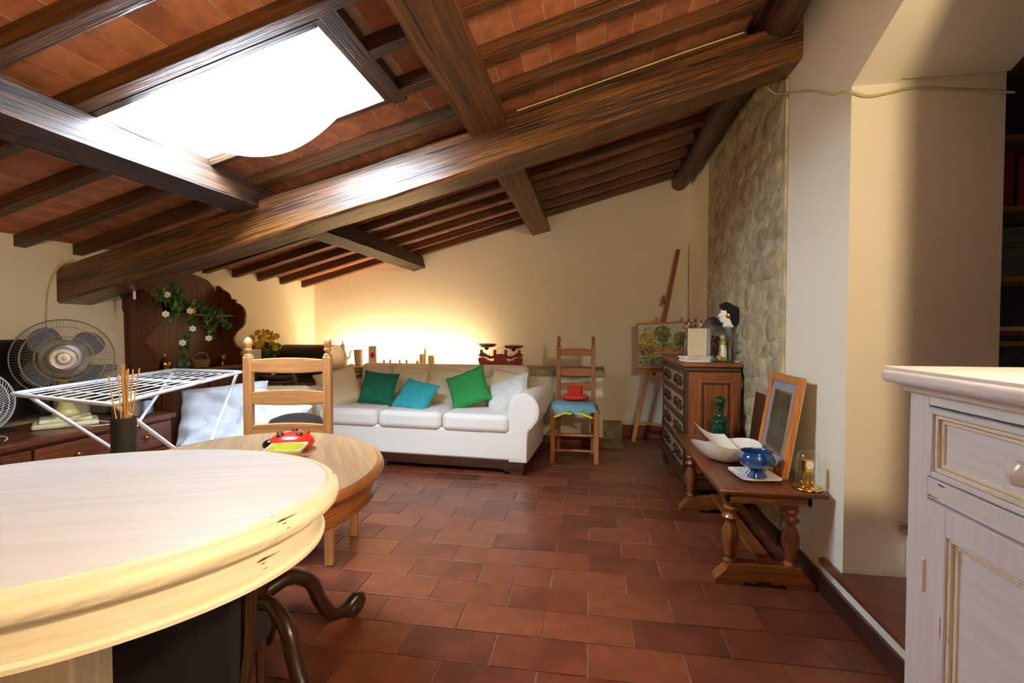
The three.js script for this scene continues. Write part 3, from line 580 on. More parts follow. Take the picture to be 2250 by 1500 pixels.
{ // white painted oval table
  const t = thing('dining_table', 'large white painted oval table with worn edges', 'table', [-0.82, 0, -0.602], 0.378);
  const a = 0.418, b = 0.327, H = 0.78;
  const aa = a, bb = b;
  mesh('tabletop', ellipseTop(aa - 0.024, bb - 0.024, H), M.whiteTop, t, { grain: 'x', label: 'white painted top' });
  mesh('edge', ovalRing(aa, bb, [[0.024, H], [0.0225, H - 0.003], [0.020, H - 0.003], [0.018, H - 0.001], [0.008, H - 0.004], [0.002, H - 0.011], [0, H - 0.020], [0.003, H - 0.029], [0.012, H - 0.036], [0.022, H - 0.039], [0.3, H - 0.039]], 160), M.creamPaint, t, { label: 'cream worn rim', keep: true });
  mesh('apron', ovalRing(aa - 0.026, bb - 0.026, [[0.004, H - 0.039], [0.004, H - 0.082], [-0.001, H - 0.086], [0.0, H - 0.092], [0.02, H - 0.093], [0.02, H - 0.039]], 160), M.creamPaint, t, { keep: true });
  mesh('pedestal', [box(-0.05, 0.05, 0.05, 0.69, -0.05, 0.05, 0.006), box(-0.052, 0.052, 0.10, 0.64, -0.012, -0.008), box(-0.14, 0.14, 0.665, 0.69, -0.12, 0.12)], M.creamPaint, t, { grain: 'y' });
  for (const r of [0, 1]) mesh('cross_foot', (r ? box(-0.04, 0.04, 0, 0.05, -0.04, 0.24, 0.012) : box(-0.24, 0.24, 0, 0.05, -0.04, 0.04, 0.012)), M.creamPaint, t);
}
{ // dark upholstered chair pushed under the white table, its back to the viewer
  const t = thing('tub_chair', 'dark upholstered chair with a curved wooden frame under the white table', 'chair', [-0.79, 0, -0.755], 0.12);
  const bk = new RoundedBoxGeometry(0.27, 0.46, 0.03, 4, 0.012), p = bk.attributes.position; for (let i = 0; i < p.count; i++) p.setZ(i, p.getZ(i) - 1.6 * p.getX(i) ** 2);
  bk.computeVertexNormals(); mesh('back_panel', bk.translate(0, 0.42, 0), M.darkFelt, t);
  for (const s of [-1, 1]) mesh('curved_post', tube([[s * 0.145, 0.655, -0.035], [s * 0.152, 0.5, -0.03], [s * 0.138, 0.36, -0.03], [s * 0.10, 0.24, -0.03], [s * 0.105, 0.1, -0.02], [s * 0.125, 0.0, 0.0]], 0.011, 40, 8), M.tableLeg, t);
  mesh('seat', new RoundedBoxGeometry(0.22, 0.07, 0.20, 4, 0.03).translate(-0.02, 0.36, -0.13), M.darkFelt, t);
  for (const s of [-1, 1]) mesh('front_leg', rod([s * 0.09 - 0.02, 0, -0.21], [s * 0.09 - 0.02, 0.34, -0.2], 0.012), M.tableLeg, t);
}
{ // things on the brown table
  const t = thing('ladybird_dish', 'red ladybird-shaped ceramic dish on the brown table', 'dish', [-0.985, 0.640, -1.44], 0.3);
  mesh('shell', lathe([[0, 0.006], [0.035, 0], [0.058, 0.006], [0.072, 0.024], [0.066, 0.042], [0.045, 0.056], [0, 0.062]], 32), M.redGloss, t, { keep: true });
  for (const [x, z, r] of [[0.03, 0.025, 0.011], [-0.028, 0.03, 0.012], [0.0, -0.03, 0.011], [0.045, -0.012, 0.009], [-0.042, -0.01, 0.01]]) mesh('spot', sphere(r, x, 0.0645 - 4.2 * (x * x + z * z), z, 1, 0.35, 1, 12), M.black, t);
  mesh('head', sphere(0.024, -0.066, 0.022, 0.012, 1, 0.75, 1, 14), M.black, t);
}
{
  const t = thing('square_dish', 'lime green square ceramic dish with white rim on the brown table', 'dish', [-0.93, 0.640, -1.325], 0.35);
  const P = [], sq = (h, y) => [[-h, y, -h], [h, y, -h], [h, y, h], [-h, y, h]];
  const ring = (A, B) => { for (let i = 0; i < 4; i++) { const j = (i + 1) % 4; P.push(...A[i], ...B[j], ...A[j], ...A[i], ...B[i], ...B[j]); } };
  ring(sq(0.030, 0), sq(0.055, 0.038)); ring(sq(0.049, 0.038), sq(0.027, 0.006));
  const b = sq(0.027, 0.006), b2 = sq(0.03, 0); P.push(...b[0], ...b[2], ...b[1], ...b[0], ...b[3], ...b[2], ...b2[0], ...b2[1], ...b2[2], ...b2[0], ...b2[2], ...b2[3]);
  const g = new THREE.BufferGeometry(); g.setAttribute('position', new THREE.Float32BufferAttribute(P, 3)); g.computeVertexNormals();
  mesh('bowl', g, M.limeCeramic, t);
  const rim = []; for (let i = 0; i < 4; i++) { const A = sq(0.052, 0.038)[i], B = sq(0.052, 0.038)[(i + 1) % 4]; rim.push(bar(A, B, 0.007, 0.004)); }
  mesh('rim', rim, M.ceramic, t, { label: 'white rim' });
}
{
  const t = thing('reed_diffuser', 'matt black vase of wooden reed sticks on the brown table', 'diffuser', [-1.275, 0.640, -1.115]);
  mesh('vase', lathe([[0, 0], [0.029, 0], [0.0295, 0.16], [0.025, 0.16], [0.024, 0.03], [0, 0.03]], 28), M.blackMatte, t, { keep: true });
  for (let i = 0; i < 12; i++) { const a = rr(0, 6.28), r = rr(0.004, 0.016), o = i === 0 ? [-0.035, 0.01] : [rr(-0.012, 0.045), rr(-0.02, 0.02)]; mesh('reed', rod([Math.cos(a) * r * 0.6, 0.035, Math.sin(a) * r * 0.6], [o[0], rr(0.26, 0.32), o[1]], 0.0017, 0.0017, 6), M.reed, t); }
}
// ---------- chest of drawers against the stone panel ----------
{
  const X0 = 0.56, X1 = 0.876, Z0 = -3.93, Z1 = -2.985, H = 0.842;
  const t = thing('chest_of_drawers', 'tall reddish wooden chest of drawers with carved fronts against the stone panel', 'chest', [0, 0, 0]);
  mesh('carcass', box(X0 + 0.02, X1, 0.09, H - 0.05, Z0 + 0.01, Z1 - 0.012), M.chestWood, t, { grain: 'y' });
  mesh('top', box(X0 - 0.012, X1 + 0.004, H - 0.028, H, Z0, Z1 + 0.015, 0.008), M.chestWood, t, { grain: 'z' });
  mesh('cornice', box(X0 - 0.002, X1, H - 0.055, H - 0.028, Z0 + 0.004, Z1 + 0.004, 0.008), M.chestDark, t, { label: 'dark moulding under the top' });
  mesh('base_moulding', [box(X0 - 0.004, X1, 0.07, 0.13, Z0, Z1 + 0.004, 0.01), box(X0 + 0.006, X1, 0.13, 0.15, Z0, Z1 - 0.006, 0.006)], M.chestDark, t);
  for (const z of [Z0 + 0.06, Z1 - 0.06]) for (const x of [X0 + 0.05, X1 - 0.05]) mesh('bracket_foot', box(x - 0.045, x + 0.045, 0, 0.075, z - 0.05, z + 0.05, 0.012), M.chestDark, t);
  // framed end panel facing the room
  const zf = Z1 - 0.012, ya = 0.17, yb = H - 0.06;
  mesh('end_stile', box(X0 + 0.02, X0 + 0.095, ya, yb, zf, zf + 0.012, 0.002), M.chestWood, t, { grain: 'y' });
  mesh('end_stile', box(X1 - 0.06, X1, ya, yb, zf, zf + 0.012, 0.002), M.chestWood, t, { grain: 'y' });
  mesh('end_rail', box(X0 + 0.095, X1 - 0.06, yb - 0.06, yb, zf, zf + 0.012, 0.002), M.chestWood, t, { grain: 'x' });
  mesh('end_rail', box(X0 + 0.095, X1 - 0.06, ya, ya + 0.07, zf, zf + 0.012, 0.002), M.chestWood, t, { grain: 'x' });
  const px0 = X0 + 0.095, px1 = X1 - 0.06, py0 = ya + 0.07, py1 = yb - 0.06, q = 0.012;
  mesh('panel_moulding', [box(px0, px0 + q, py0, py1, zf, zf + 0.009, 0.003), box(px1 - q, px1, py0, py1, zf, zf + 0.009, 0.003), box(px0, px1, py1 - q, py1, zf, zf + 0.009, 0.003), box(px0, px1, py0, py0 + q, zf, zf + 0.009, 0.003)], M.chestDark, t);
  mesh('end_panel', box(px0 + q, px1 - q, py0 + q, py1 - q, zf - 0.004, zf + 0.003, 0.002), M.chestWood, t, { grain: 'y' });
  mesh('corner_post', box(X0 + 0.004, X0 + 0.022, 0.15, H - 0.055, Z1 - 0.05, Z1 - 0.012, 0.003), M.chestDark, t, { grain: 'y' });
  mesh('corner_post', box(X0 + 0.004, X0 + 0.022, 0.15, H - 0.055, Z0 + 0.01, Z0 + 0.045, 0.003), M.chestDark, t, { grain: 'y' });
  const ys = [0.16, 0.32, 0.48, 0.64, H - 0.06], za = Z0 + 0.05, zb = Z1 - 0.055;
  for (let i = 0; i < 4; i++) {
    const y0 = ys[i] + 0.008, y1 = ys[i + 1] - 0.008, yc = (y0 + y1) / 2;
    const d = mesh('drawer', box(X0 + 0.006, X0 + 0.03, y0, y1, za, zb, 0.003), M.chestFront, t, { grain: 'z', label: 'carved drawer front' });
    mesh('border', [box(X0, X0 + 0.008, y1 - 0.014, y1, za, zb, 0.003), box(X0, X0 + 0.008, y0, y0 + 0.014, za, zb, 0.003), box(X0, X0 + 0.008, y0, y1, za, za + 0.014, 0.003), box(X0, X0 + 0.008, y0, y1, zb - 0.014, zb, 0.003)], M.chestDark, d);
    for (const f of [0.25, 0.75]) {
      const zc = mix(za, zb, f);
      const car = [];
      for (const s of [-1, 1]) car.push(T(new THREE.TorusGeometry(0.028, 0.006, 6, 18), X0 + 0.004, yc, zc + s * 0.10, 0, Math.PI / 2), T(new THREE.TorusGeometry(0.016, 0.005, 6, 14), X0 + 0.004, yc + 0.012, zc + s * 0.062, 0, Math.PI / 2), sphere(0.011, X0 + 0.003, yc, zc + s * 0.10, 0.6, 1, 1, 10), T(new THREE.TorusGeometry(0.014, 0.004, 6, 14), X0 + 0.004, yc - 0.018, zc + s * 0.06, 0, Math.PI / 2), box(X0 - 0.001, X0 + 0.008, yc - 0.005, yc + 0.005, zc + s * 0.145 - 0.025, zc + s * 0.145 + 0.025, 0.003));
      mesh('carving', car, M.chestDark, d);
      mesh('boss', sphere(0.036, X0 + 0.004, yc, zc, 0.35, 1.15, 0.9, 16), M.chestDark, d);
      mesh('pull', [sphere(0.012, X0 - 0.018, yc, zc, 1, 1, 1, 10), rod([X0, yc, zc], [X0 - 0.015, yc, zc], 0.006)], M.chestDark, d);
    }
    if (i < 3) mesh('drawer_rail', box(X0 + 0.002, X0 + 0.024, ys[i + 1] - 0.006, ys[i + 1] + 0.006, za, zb, 0.002), M.chestDark, t);
  }
}
// ---------- things on the chest (top at 0.842) ----------
const CT = 0.842;
{
  for (const [x, z, w, d, h, y, turn, m, lab] of [[0.66, -3.12, 0.19, 0.14, 0.012, CT, 0.2, M.paper, 'white magazine at the bottom of the pile on the chest'], [0.655, -3.125, 0.18, 0.13, 0.010, CT + 0.0125, 0.1, M.card, 'beige magazine in the middle of the pile on the chest'], [0.65, -3.12, 0.185, 0.125, 0.008, CT + 0.023, 0.32, M.paper, 'white magazine on top of the pile on the chest']]) {
    const t = thing('magazine', lab, 'magazine', [x, y, z], turn, 'magazines on the chest of drawers');
    mesh('pages', box(-w / 2 + 0.001, w / 2 - 0.001, 0.0008, h - 0.0008, -d / 2 + 0.001, d / 2 - 0.001), M.paper, t); mesh('cover', [box(-w / 2, w / 2, 0, 0.0008, -d / 2, d / 2), box(-w / 2, w / 2, h - 0.0008, h, -d / 2, d / 2)], m, t);
  }
  const jar = (lab, x, z, r, h, brushes, cat = 'jar') => {
    const t = thing('brush_jar', lab, cat, [x, CT, z]);
    mesh('glass', lathe([[0, 0], [r, 0], [r, h * 0.82], [r * 0.86, h * 0.9], [r * 0.9, h], [r * 0.84, h], [r * 0.8, h * 0.9], [r * 0.93, h * 0.8], [r * 0.93, 0.006], [0, 0.006]], 24), M.clearBox, t, { keep: true });
    for (let i = 0; i < brushes; i++) {
      const a = rr(0, 6.28), q = rr(0.1, 0.5) * r, L = rr(0.17, 0.235), e = [Math.cos(a) * r * rr(0.5, 1.1), L, Math.sin(a) * r * rr(0.5, 1.1)], b = [-Math.cos(a) * q, 0.012, -Math.sin(a) * q];
      const br = mesh('brush', rod(b, e, 0.0028, 0.0038, 6), i % 3 ? M.redBinder : M.easel, t);
      const dir = V(...e).sub(V(...b)).normalize(), s = V(...e), f = s.clone().addScaledVector(dir, 0.015), tip = f.clone().addScaledVector(dir, 0.028);
      mesh('ferrule', rod(s, f, 0.0042, 0.0048, 8), M.steel, br); mesh('bristles', rod(f, tip, 0.0075, 0.003, 8), i % 2 ? M.dark : M.easelDark, br);
    }
  };
  jar('clear jar of red-handled paint brushes on the chest', 0.675, -3.42, 0.045, 0.14, 9);
  jar('clear jar of dark paint brushes behind the standing folder', 0.76, -3.55, 0.04, 0.14, 6);
  { const t = thing('copper_jug', 'squat copper brown jug on the chest beside the magazines', 'jug', [0.665, CT, -3.27]); mesh('body', lathe([[0, 0], [0.045, 0], [0.058, 0.02], [0.05, 0.05], [0.03, 0.075], [0.024, 0.1], [0.028, 0.115], [0.024, 0.115], [0.02, 0.1], [0, 0.09]], 28), flat(0x5a3020, 0.35, { metalness: 0.4 }), t, { keep: true }); mesh('handle', tube([[0.026, 0.105, 0], [0.06, 0.1, 0], [0.065, 0.06, 0], [0.05, 0.035, 0]], 0.005), flat(0x5a3020, 0.35, { metalness: 0.4 }), t); }
  { const t = thing('folder', 'beige folder standing upright on the chest', 'folder', [0.668, CT, -3.20], -0.25); t.rotation.z = 0; mesh('boards', [cb(0.11, 0.205, 0.003, 0, 0.1025, 0.006, 0, -0.02), cb(0.11, 0.205, 0.003, 0, 0.1025, -0.012, 0, 0.02)], M.card, t); mesh('spine', box(0.052, 0.058, 0, 0.205, -0.014, 0.008, 0.002), M.paper, t); mesh('pages', box(-0.05, 0.05, 0.004, 0.195, -0.008, 0.003), M.paper, t); }
  { const t = thing('display_box', 'clear acrylic display box with a glass shelf on the chest', 'display box', [0.785, CT, -3.16]);
    const w = 0.062, d = 0.07, h = 0.215;
    mesh('side_panel', box(-w, -w + 0.003, 0, h, -d, d), M.clearBox, t); mesh('side_panel', box(w - 0.003, w, 0, h, -d, d), M.clearBox, t); mesh('back_panel', box(-w, w, 0, h, -d, -d + 0.003), M.clearBox, t);
    mesh('glass_shelf', box(-w - 0.03, w + 0.005, h, h + 0.006, -d - 0.005, d + 0.005, 0.001), M.clearBox, t, { label: 'glass shelf' }); }
  { const t = thing('figurine', 'yellow and green figurine standing inside the clear display box', 'figurine', [0.815, CT, -3.165]); mesh('body', lathe([[0, 0], [0.03, 0], [0.022, 0.05], [0.016, 0.09], [0.022, 0.12], [0.012, 0.135], [0, 0.135]], 16), M.limeCeramic, t, { keep: true }); mesh('head', sphere(0.016, 0, 0.148, 0), M.card, t); mesh('robe', lathe([[0.026, 0.02], [0.027, 0.06], [0.02, 0.1], [0.019, 0.1], [0.02, 0.06], [0.024, 0.02]], 16), M.ceramic, t, { keep: true }); }
  { const t = thing('dried_bundle', 'brown dried bundle with an orange fruit in the clear display box', 'ornament', [0.765, CT, -3.15]); const g = []; for (let i = 0; i < 10; i++) g.push(tube([[rr(-0.02, 0.02), 0, rr(-0.03, 0.03)], [rr(-0.025, 0.025), 0.08, rr(-0.03, 0.03)], [rr(-0.02, 0.02), rr(0.12, 0.18), rr(-0.03, 0.03)]], 0.007, 10, 6)); mesh('twigs', g, M.chestDark, t); mesh('fruit', sphere(0.018, 0.02, 0.02, 0.035), M.petalOrange, t); }
  { // carved head with a black hat on the glass shelf
    const t = thing('sculpted_head', 'cream and gold sculpted head wearing a black hat on the glass shelf', 'sculpture', [0.835, CT + 0.221, -3.15], -0.15);
    const prof = smoothShape([[-0.012, 0], [0.03, 0], [0.032, 0.03], [0.048, 0.06], [0.04, 0.105], [0.01, 0.118], [-0.018, 0.105], [-0.026, 0.09], [-0.024, 0.08], [-0.04, 0.062], [-0.03, 0.055], [-0.032, 0.045], [-0.025, 0.03], [-0.008, 0.022], [-0.012, 0]], 60);
    mesh('face', ext(prof, 0.026, 0.012).translate(0, 0, -0.013), M.ceramic, t);
    mesh('cheek', sphere(0.02, 0.008, 0.065, 0.026, 1, 1.1, 0.35, 14), M.gold, t, { label: 'gold patch' });
    mesh('hat', ext(smoothShape([[-0.03, 0.125], [-0.022, 0.105], [-0.005, 0.108], [0.022, 0.05], [0.04, 0.01], [0.062, 0.02], [0.095, 0.06], [0.085, 0.085], [0.03, 0.115], [-0.005, 0.135], [-0.03, 0.125]], 60), 0.045, 0.012).translate(0, 0, -0.0225), M.darkFelt, t, { label: 'black hat' });
  }
  { const t = thing('dark_disc', 'dark brown round plate leaning behind the display box on the chest', 'plate', [0.80, CT, -3.36], -0.2); mesh('disc', lathe([[0, -0.008], [0.14, -0.006], [0.15, 0], [0.14, 0.008], [0, 0.01]], 36).rotateX(Math.PI / 2).scale(0.5, 0.93, 1).rotateX(-0.1).translate(0, 0.14, 0), M.chestDark, t); mesh('rim', T(new THREE.TorusGeometry(0.148, 0.006, 8, 40), 0, 0, 0).scale(0.5, 0.93, 1).rotateX(-0.1).translate(0, 0.14, 0), M.dark, t); }
  for (const [x, z, a, m, lab] of [[0.80, -3.035, 1.45, M.black, 'black pen lying on the chest'], [0.82, -3.06, 1.35, M.steel, 'silver pen lying on the chest']]) { const t = thing('pen', lab, 'pen', [x, CT + 0.005, z], a); mesh('barrel', rod([0, 0, -0.06], [0, 0, 0.05], 0.005), m, t); mesh('cap', rod([0, 0, 0.05], [0, 0, 0.065], 0.005, 0.002), M.paper, t); }
  { const t = thing('ink_bottle', 'small blue grey glass bottle on the chest', 'bottle', [0.735, CT, -3.04]); mesh('body', lathe([[0, 0], [0.018, 0], [0.018, 0.022], [0.008, 0.028], [0.008, 0.036], [0, 0.036]], 18), flat(0x3e5266, 0.2), t, { keep: true }); mesh('cap', cyl(0.009, 0.009, 0.01, 0, 0.034, 0), M.dark, t); }
}
// ---------- low bench ----------
{
  const t = thing('bench', 'long dark wooden bench with turned legs by the white wall', 'bench', [0, 0, 0]);
  const x0 = 0.497, x1 = 0.893, z1 = -1.945, z0 = -2.965, H = 0.42;
  mesh('top', box(x0, x1, H - 0.022, H, z0, z1, 0.009), M.benchTop, t, { grain: 'z', label: 'dark polished top' });
  mesh('apron', [box(x0 + 0.03, x1 - 0.05, H - 0.062, H - 0.022, z1 - 0.052, z1 - 0.03, 0.004), box(x0 + 0.03, x1 - 0.05, H - 0.062, H - 0.022, z0 + 0.03, z0 + 0.05, 0.004), box(x0 + 0.03, x0 + 0.05, H - 0.062, H - 0.022, z0 + 0.03, z1 - 0.03, 0.004), box(x1 - 0.07, x1 - 0.05, H - 0.062, H - 0.022, z0 + 0.03, z1 - 0.03, 0.004)], M.benchWood, t);
  const lp = [[0, 0.085], [0.026, 0.085], [0.028, 0.095], [0.018, 0.104], [0.019, 0.112], [0.027, 0.12], [0.02, 0.13], [0.026, 0.15], [0.034, 0.185], [0.032, 0.215], [0.021, 0.245], [0.018, 0.262], [0.033, 0.270], [0.033, 0.278], [0.02, 0.286], [0.022, 0.30], [0.030, 0.308], [0.030, 0.316], [0.022, 0.324], [0.029, 0.332], [0.029, 0.34], [0.026, 0.358], [0, 0.358]];
  for (const z of [z1 - 0.115, z0 + 0.125]) {
    for (const x of [x0 + 0.072, x1 - 0.095]) mesh('turned_leg', lathe(lp, 24).translate(x, 0, z), M.benchWood, t);
    const sh = new THREE.Shape(); const a = x0 + 0.01, b = x1 - 0.012;
    sh.moveTo(a, 0); sh.lineTo(a + 0.10, 0); sh.quadraticCurveTo(a + 0.10, 0.018, a + 0.12, 0.018); sh.bezierCurveTo(a + 0.14, 0.012, a + 0.155, 0.012, a + 0.165, 0.026); sh.lineTo(b - 0.165, 0.026); sh.bezierCurveTo(b - 0.155, 0.012, b - 0.14, 0.012, b - 0.12, 0.018); sh.quadraticCurveTo(b - 0.10, 0.018, b - 0.10, 0); sh.lineTo(b, 0); sh.lineTo(b, 0.02); sh.bezierCurveTo(b - 0.01, 0.04, b - 0.04, 0.05, b - 0.05, 0.085); sh.lineTo(a + 0.05, 0.085); sh.bezierCurveTo(a + 0.04, 0.05, a + 0.01, 0.04, a, 0.02);
    mesh('sledge_foot', ext(sh, 0.05, 0.004).translate(0, 0, z - 0.025), M.benchWood, t, { grain: 'x' });
  }
  mesh('stretcher', box(0.675, 0.735, 0.086, 0.104, z0 + 0.125, z1 - 0.115, 0.003), M.benchWood, t, { grain: 'z' });
}
// ---------- things on the bench (top at 0.42) ----------
{
  const B = 0.42;
  { const t = thing('decanter', 'dark green glass decanter with round stopper on the bench', 'bottle', [0.735, B, -2.885]);
    mesh('body', lathe([[0, 0], [0.044, 0], [0.050, 0.006], [0.05, 0.055], [0.046, 0.075], [0.046, 0.085], [0.05, 0.09], [0.05, 0.10], [0.036, 0.118], [0.019, 0.128], [0.019, 0.165], [0.027, 0.17], [0.027, 0.177], [0, 0.177]], 20), M.greenGlass, t, { keep: true });
    mesh('stopper', [sphere(0.031, 0, 0.208, 0, 1, 1, 1, 18), cyl(0.016, 0.022, 0.012, 0, 0.175, 0)], M.greenGlass, t); }
  { // large folded-rim bowl
    const t = thing('shell_bowl', 'white ceramic bowl with pleated wavy rim on the bench', 'bowl', [0.632, B, -2.38], 0.25);
    const P = [], N = 72, R = 12, pt = (r, k, o) => { const a = k / N * Math.PI * 2, f = r / R, rad = 0.045 + 0.115 * Math.pow(f, 0.8), fl = 1 + 0.018 * f * Math.sin(k * 2.62), up = 0.005 + 0.075 * Math.pow(f, 1.7) + 0.018 * f * f * Math.cos(a * 2 + 0.6) + 0.012 * f * f * Math.cos(a - 2.2); return [Math.cos(a) * rad * fl * 0.98, up + o, Math.sin(a) * rad * fl * 0.92]; };
    for (let r = 0; r < R; r++) for (let k = 0; k < N; k++) { const a = pt(r, k, 0.004), b = pt(r, k + 1, 0.004), c = pt(r + 1, k + 1, 0.002), d = pt(r + 1, k, 0.002), a2 = pt(r, k, 0), b2 = pt(r, k + 1, 0), c2 = pt(r + 1, k + 1, 0), d2 = pt(r + 1, k, 0); P.push(...a, ...d, ...c, ...a, ...c, ...b, ...a2, ...c2, ...d2, ...a2, ...b2, ...c2); }
    const g = new THREE.BufferGeometry(); g.setAttribute('position', new THREE.Float32BufferAttribute(P, 3));
    mesh('bowl', [toCreasedNormals(g, 0.8), lathe([[0, 0], [0.046, 0], [0.048, 0.006], [0.046, 0.009], [0, 0.009]], 32)], M.ceramic, t); }
  { const t = thing('paper_sheet', 'folded white paper sheet lying in the white wavy bowl', 'paper', [0.585, B + 0.085, -2.42], 0.15);
    const g = new THREE.PlaneGeometry(0.17, 0.16, 14, 14), p = g.attributes.position; for (let i = 0; i < p.count; i++) { const x = p.getX(i), y = p.getY(i); p.setZ(i, 0.045 * Math.pow(Math.abs(x - 0.03) / 0.1, 1.6) * (x < 0.03 ? 1 : 0.3) + 0.1 * y * y * 6 * 0.3); }
    g.rotateX(-Math.PI / 2 + 0.22); g.rotateZ(-0.12); g.computeVertexNormals(); const h = clean(g).clone().translate(0, -0.0012, 0); const ix = h.attributes.position; mesh('sheet', [g, h], std({ color: 0xf6f4f0, roughness: 0.7, side: THREE.DoubleSide }), t); }
  { const t = thing('plate', 'white scalloped square plate under the blue bowl', 'plate', [0.675, B, -2.115], 0.12);
    const P = [], N = 64, prof = [[0.0, 0.004], [0.5, 0.004], [0.62, 0.006], [0.98, 0.019], [1.0, 0.0205], [1.0, 0.018], [0.66, 0.002], [0.6, 0], [0.0, 0]];
    const pt = (q, k) => { const a = k / N * Math.PI * 2, e = 7, ca = Math.cos(a), sa = Math.sin(a), s = 1 / Math.pow(Math.abs(ca) ** e + Math.abs(sa) ** e, 1 / e), w = 1 + 0.012 * Math.sin(k * 1.57) * q[0]; return [ca * s * 0.082 * q[0] * w, q[1], sa * s * 0.092 * q[0] * w]; };
    for (let i = 0; i < prof.length - 1; i++) for (let k = 0; k < N; k++) { const a = pt(prof[i], k), b = pt(prof[i], k + 1), c = pt(prof[i + 1], k + 1), d = pt(prof[i + 1], k); P.push(...a, ...b, ...c, ...a, ...c, ...d); }
    const g = new THREE.BufferGeometry(); g.setAttribute('position', new THREE.Float32BufferAttribute(P, 3)); mesh('dish', toCreasedNormals(g, 0.7), M.ceramic, t); }
  { const t = thing('footed_bowl', 'cobalt blue footed glass bowl on the white plate', 'bowl', [0.685, B + 0.0045, -2.12]);
    mesh('bowl', lathe([[0, 0.032], [0.016, 0.034], [0.045, 0.042], [0.066, 0.058], [0.072, 0.078], [0.066, 0.094], [0.060, 0.100], [0.062, 0.108], [0.057, 0.108], [0.056, 0.098], [0.066, 0.078], [0.05, 0.055], [0, 0.046]], 40), M.blueGlass, t, { keep: true });
    const fl = []; for (let i = 0; i < 14; i++) { const a = i / 14 * Math.PI * 2; fl.push(rod([Math.cos(a) * 0.016, 0.034, Math.sin(a) * 0.016], [Math.cos(a) * 0.036, 0.002, Math.sin(a) * 0.036], 0.005, 0.008, 8)); }
    mesh('fluted_foot', [...fl, lathe([[0, 0], [0.036, 0], [0.03, 0.012], [0.014, 0.034], [0, 0.034]], 28)], M.blueGlass, t); }
  { // leaning framed picture
    const t = thing('picture_frame', 'honey wood framed dark picture with grey mount leaning on the bench', 'picture', [0.80, B, -2.27], 0);
    // face looks towards -x; leans back to the wall
    const r = 0.16, w = 0.33, h = 0.425, inner = new THREE.Group();
    const place = (g) => g.rotateZ(-r);
    const f = 0.032;
    mesh('frame', [box(-0.022, 0, 0, h, -w / 2, -w / 2 + f, 0.002), box(-0.022, 0, 0, h, w / 2 - f, w / 2, 0.002), box(-0.0215, -0.0005, h - f, h - 0.0005, -w / 2 + f, w / 2 - f), box(-0.0215, -0.0005, 0.0005, f, -w / 2 + f, w / 2 - f)].map(place), M.frameHoney, t, { label: 'honey coloured frame' });
    mesh('backing', place(box(-0.010, 0.004, 0.004, h - 0.004, -w / 2 + 0.004, w / 2 - 0.004)), M.card, t);
    mesh('mount', place(box(-0.013, -0.009, f, h - f, -w / 2 + f, w / 2 - f)), flat(0x8b8f9a, 0.8), t, { label: 'grey mount' });
    mesh('gilt_slip', place(box(-0.0145, -0.012, f + 0.045, h - f - 0.04, -w / 2 + f + 0.04, w / 2 - f - 0.04)), M.gold, t);
    const art = tex(256, (u, v) => { let c = cmix(hex(0x2c2820), hex(0x4a4230), fbm(u, v, 5, 5, 121, 4)); const k = sm(0.16, 0.04, Math.abs(v - 0.32 - 0.1 * (fbm(u, 0.5, 9, 1, 122, 3) - 0.5)) * (0.6 + fbm(u, v, 16, 16, 123, 3))); c = cmix(c, hex(0x8a7e5a), 0.55 * k * pn(u, v, 30, 24, 124)); const tw = sm(0.02, 0.008, Math.abs(u - 0.55)) * sm(0.35, 0.4, v) * sm(0.8, 0.75, v); return cmix(c, hex(0x968a66), tw * 0.7); });
    const pg = new THREE.PlaneGeometry(w - 2 * f - 0.1, h - 2 * f - 0.105).rotateY(-Math.PI / 2).translate(-0.0152, h / 2 + 0.002, 0);
    mesh('print', place(pg), std({ map: art, roughness: 0.5 }), t, { keep: true, label: 'dark townscape print' });
    mesh('glazing', place(new THREE.PlaneGeometry(w - 2 * f, h - 2 * f).rotateY(-Math.PI / 2).translate(-0.018, h / 2, 0)), M.glass, t); }
  { const t = thing('dark_board', 'dark wooden board leaning behind the framed picture', 'board', [0.845, B, -2.58], 0); mesh('board', box(-0.012, 0, 0, 0.29, -0.13, 0.13, 0.003).rotateZ(-0.12), M.chestDark, t); mesh('clasp', [cb(0.004, 0.012, 0.04, -0.0155, 0.14, 0.05, 0.001), cb(0.004, 0.03, 0.008, -0.0155, 0.14, 0.03, 0.001)].map((g) => g.rotateZ(-0.12)), M.steel, t); }
  { // clock under a glass dome
    const t = thing('dome_clock', 'gilt anniversary clock under a glass dome on the bench end', 'clock', [0.835, B, -2.005], 0.2);
    mesh('base', lathe([[0, 0], [0.050, 0], [0.052, 0.006], [0.046, 0.012], [0.04, 0.012], [0.03, 0.016], [0, 0.016]], 36), M.gold, t, { keep: true });
    mesh('dome', lathe([[0.041, 0.012], [0.041, 0.11], [0.036, 0.135], [0.022, 0.15], [0, 0.155]], 36), M.dome, t, { keep: true, label: 'glass dome' });
    mesh('pillars', [rod([-0.016, 0.016, 0], [-0.016, 0.09, 0], 0.0025), rod([0.016, 0.016, 0], [0.016, 0.09, 0], 0.0025), box(-0.02, 0.02, 0.058, 0.062, -0.008, 0.008)], M.gold, t);
    const f = mesh('movement', box(-0.019, 0.019, 0.066, 0.118, -0.012, 0.012, 0.003), M.gold, t); mesh('dial', T(new THREE.CylinderGeometry(0.015, 0.015, 0.002, 24), 0, 0.096, 0.0132, Math.PI / 2), M.ceramic, f);
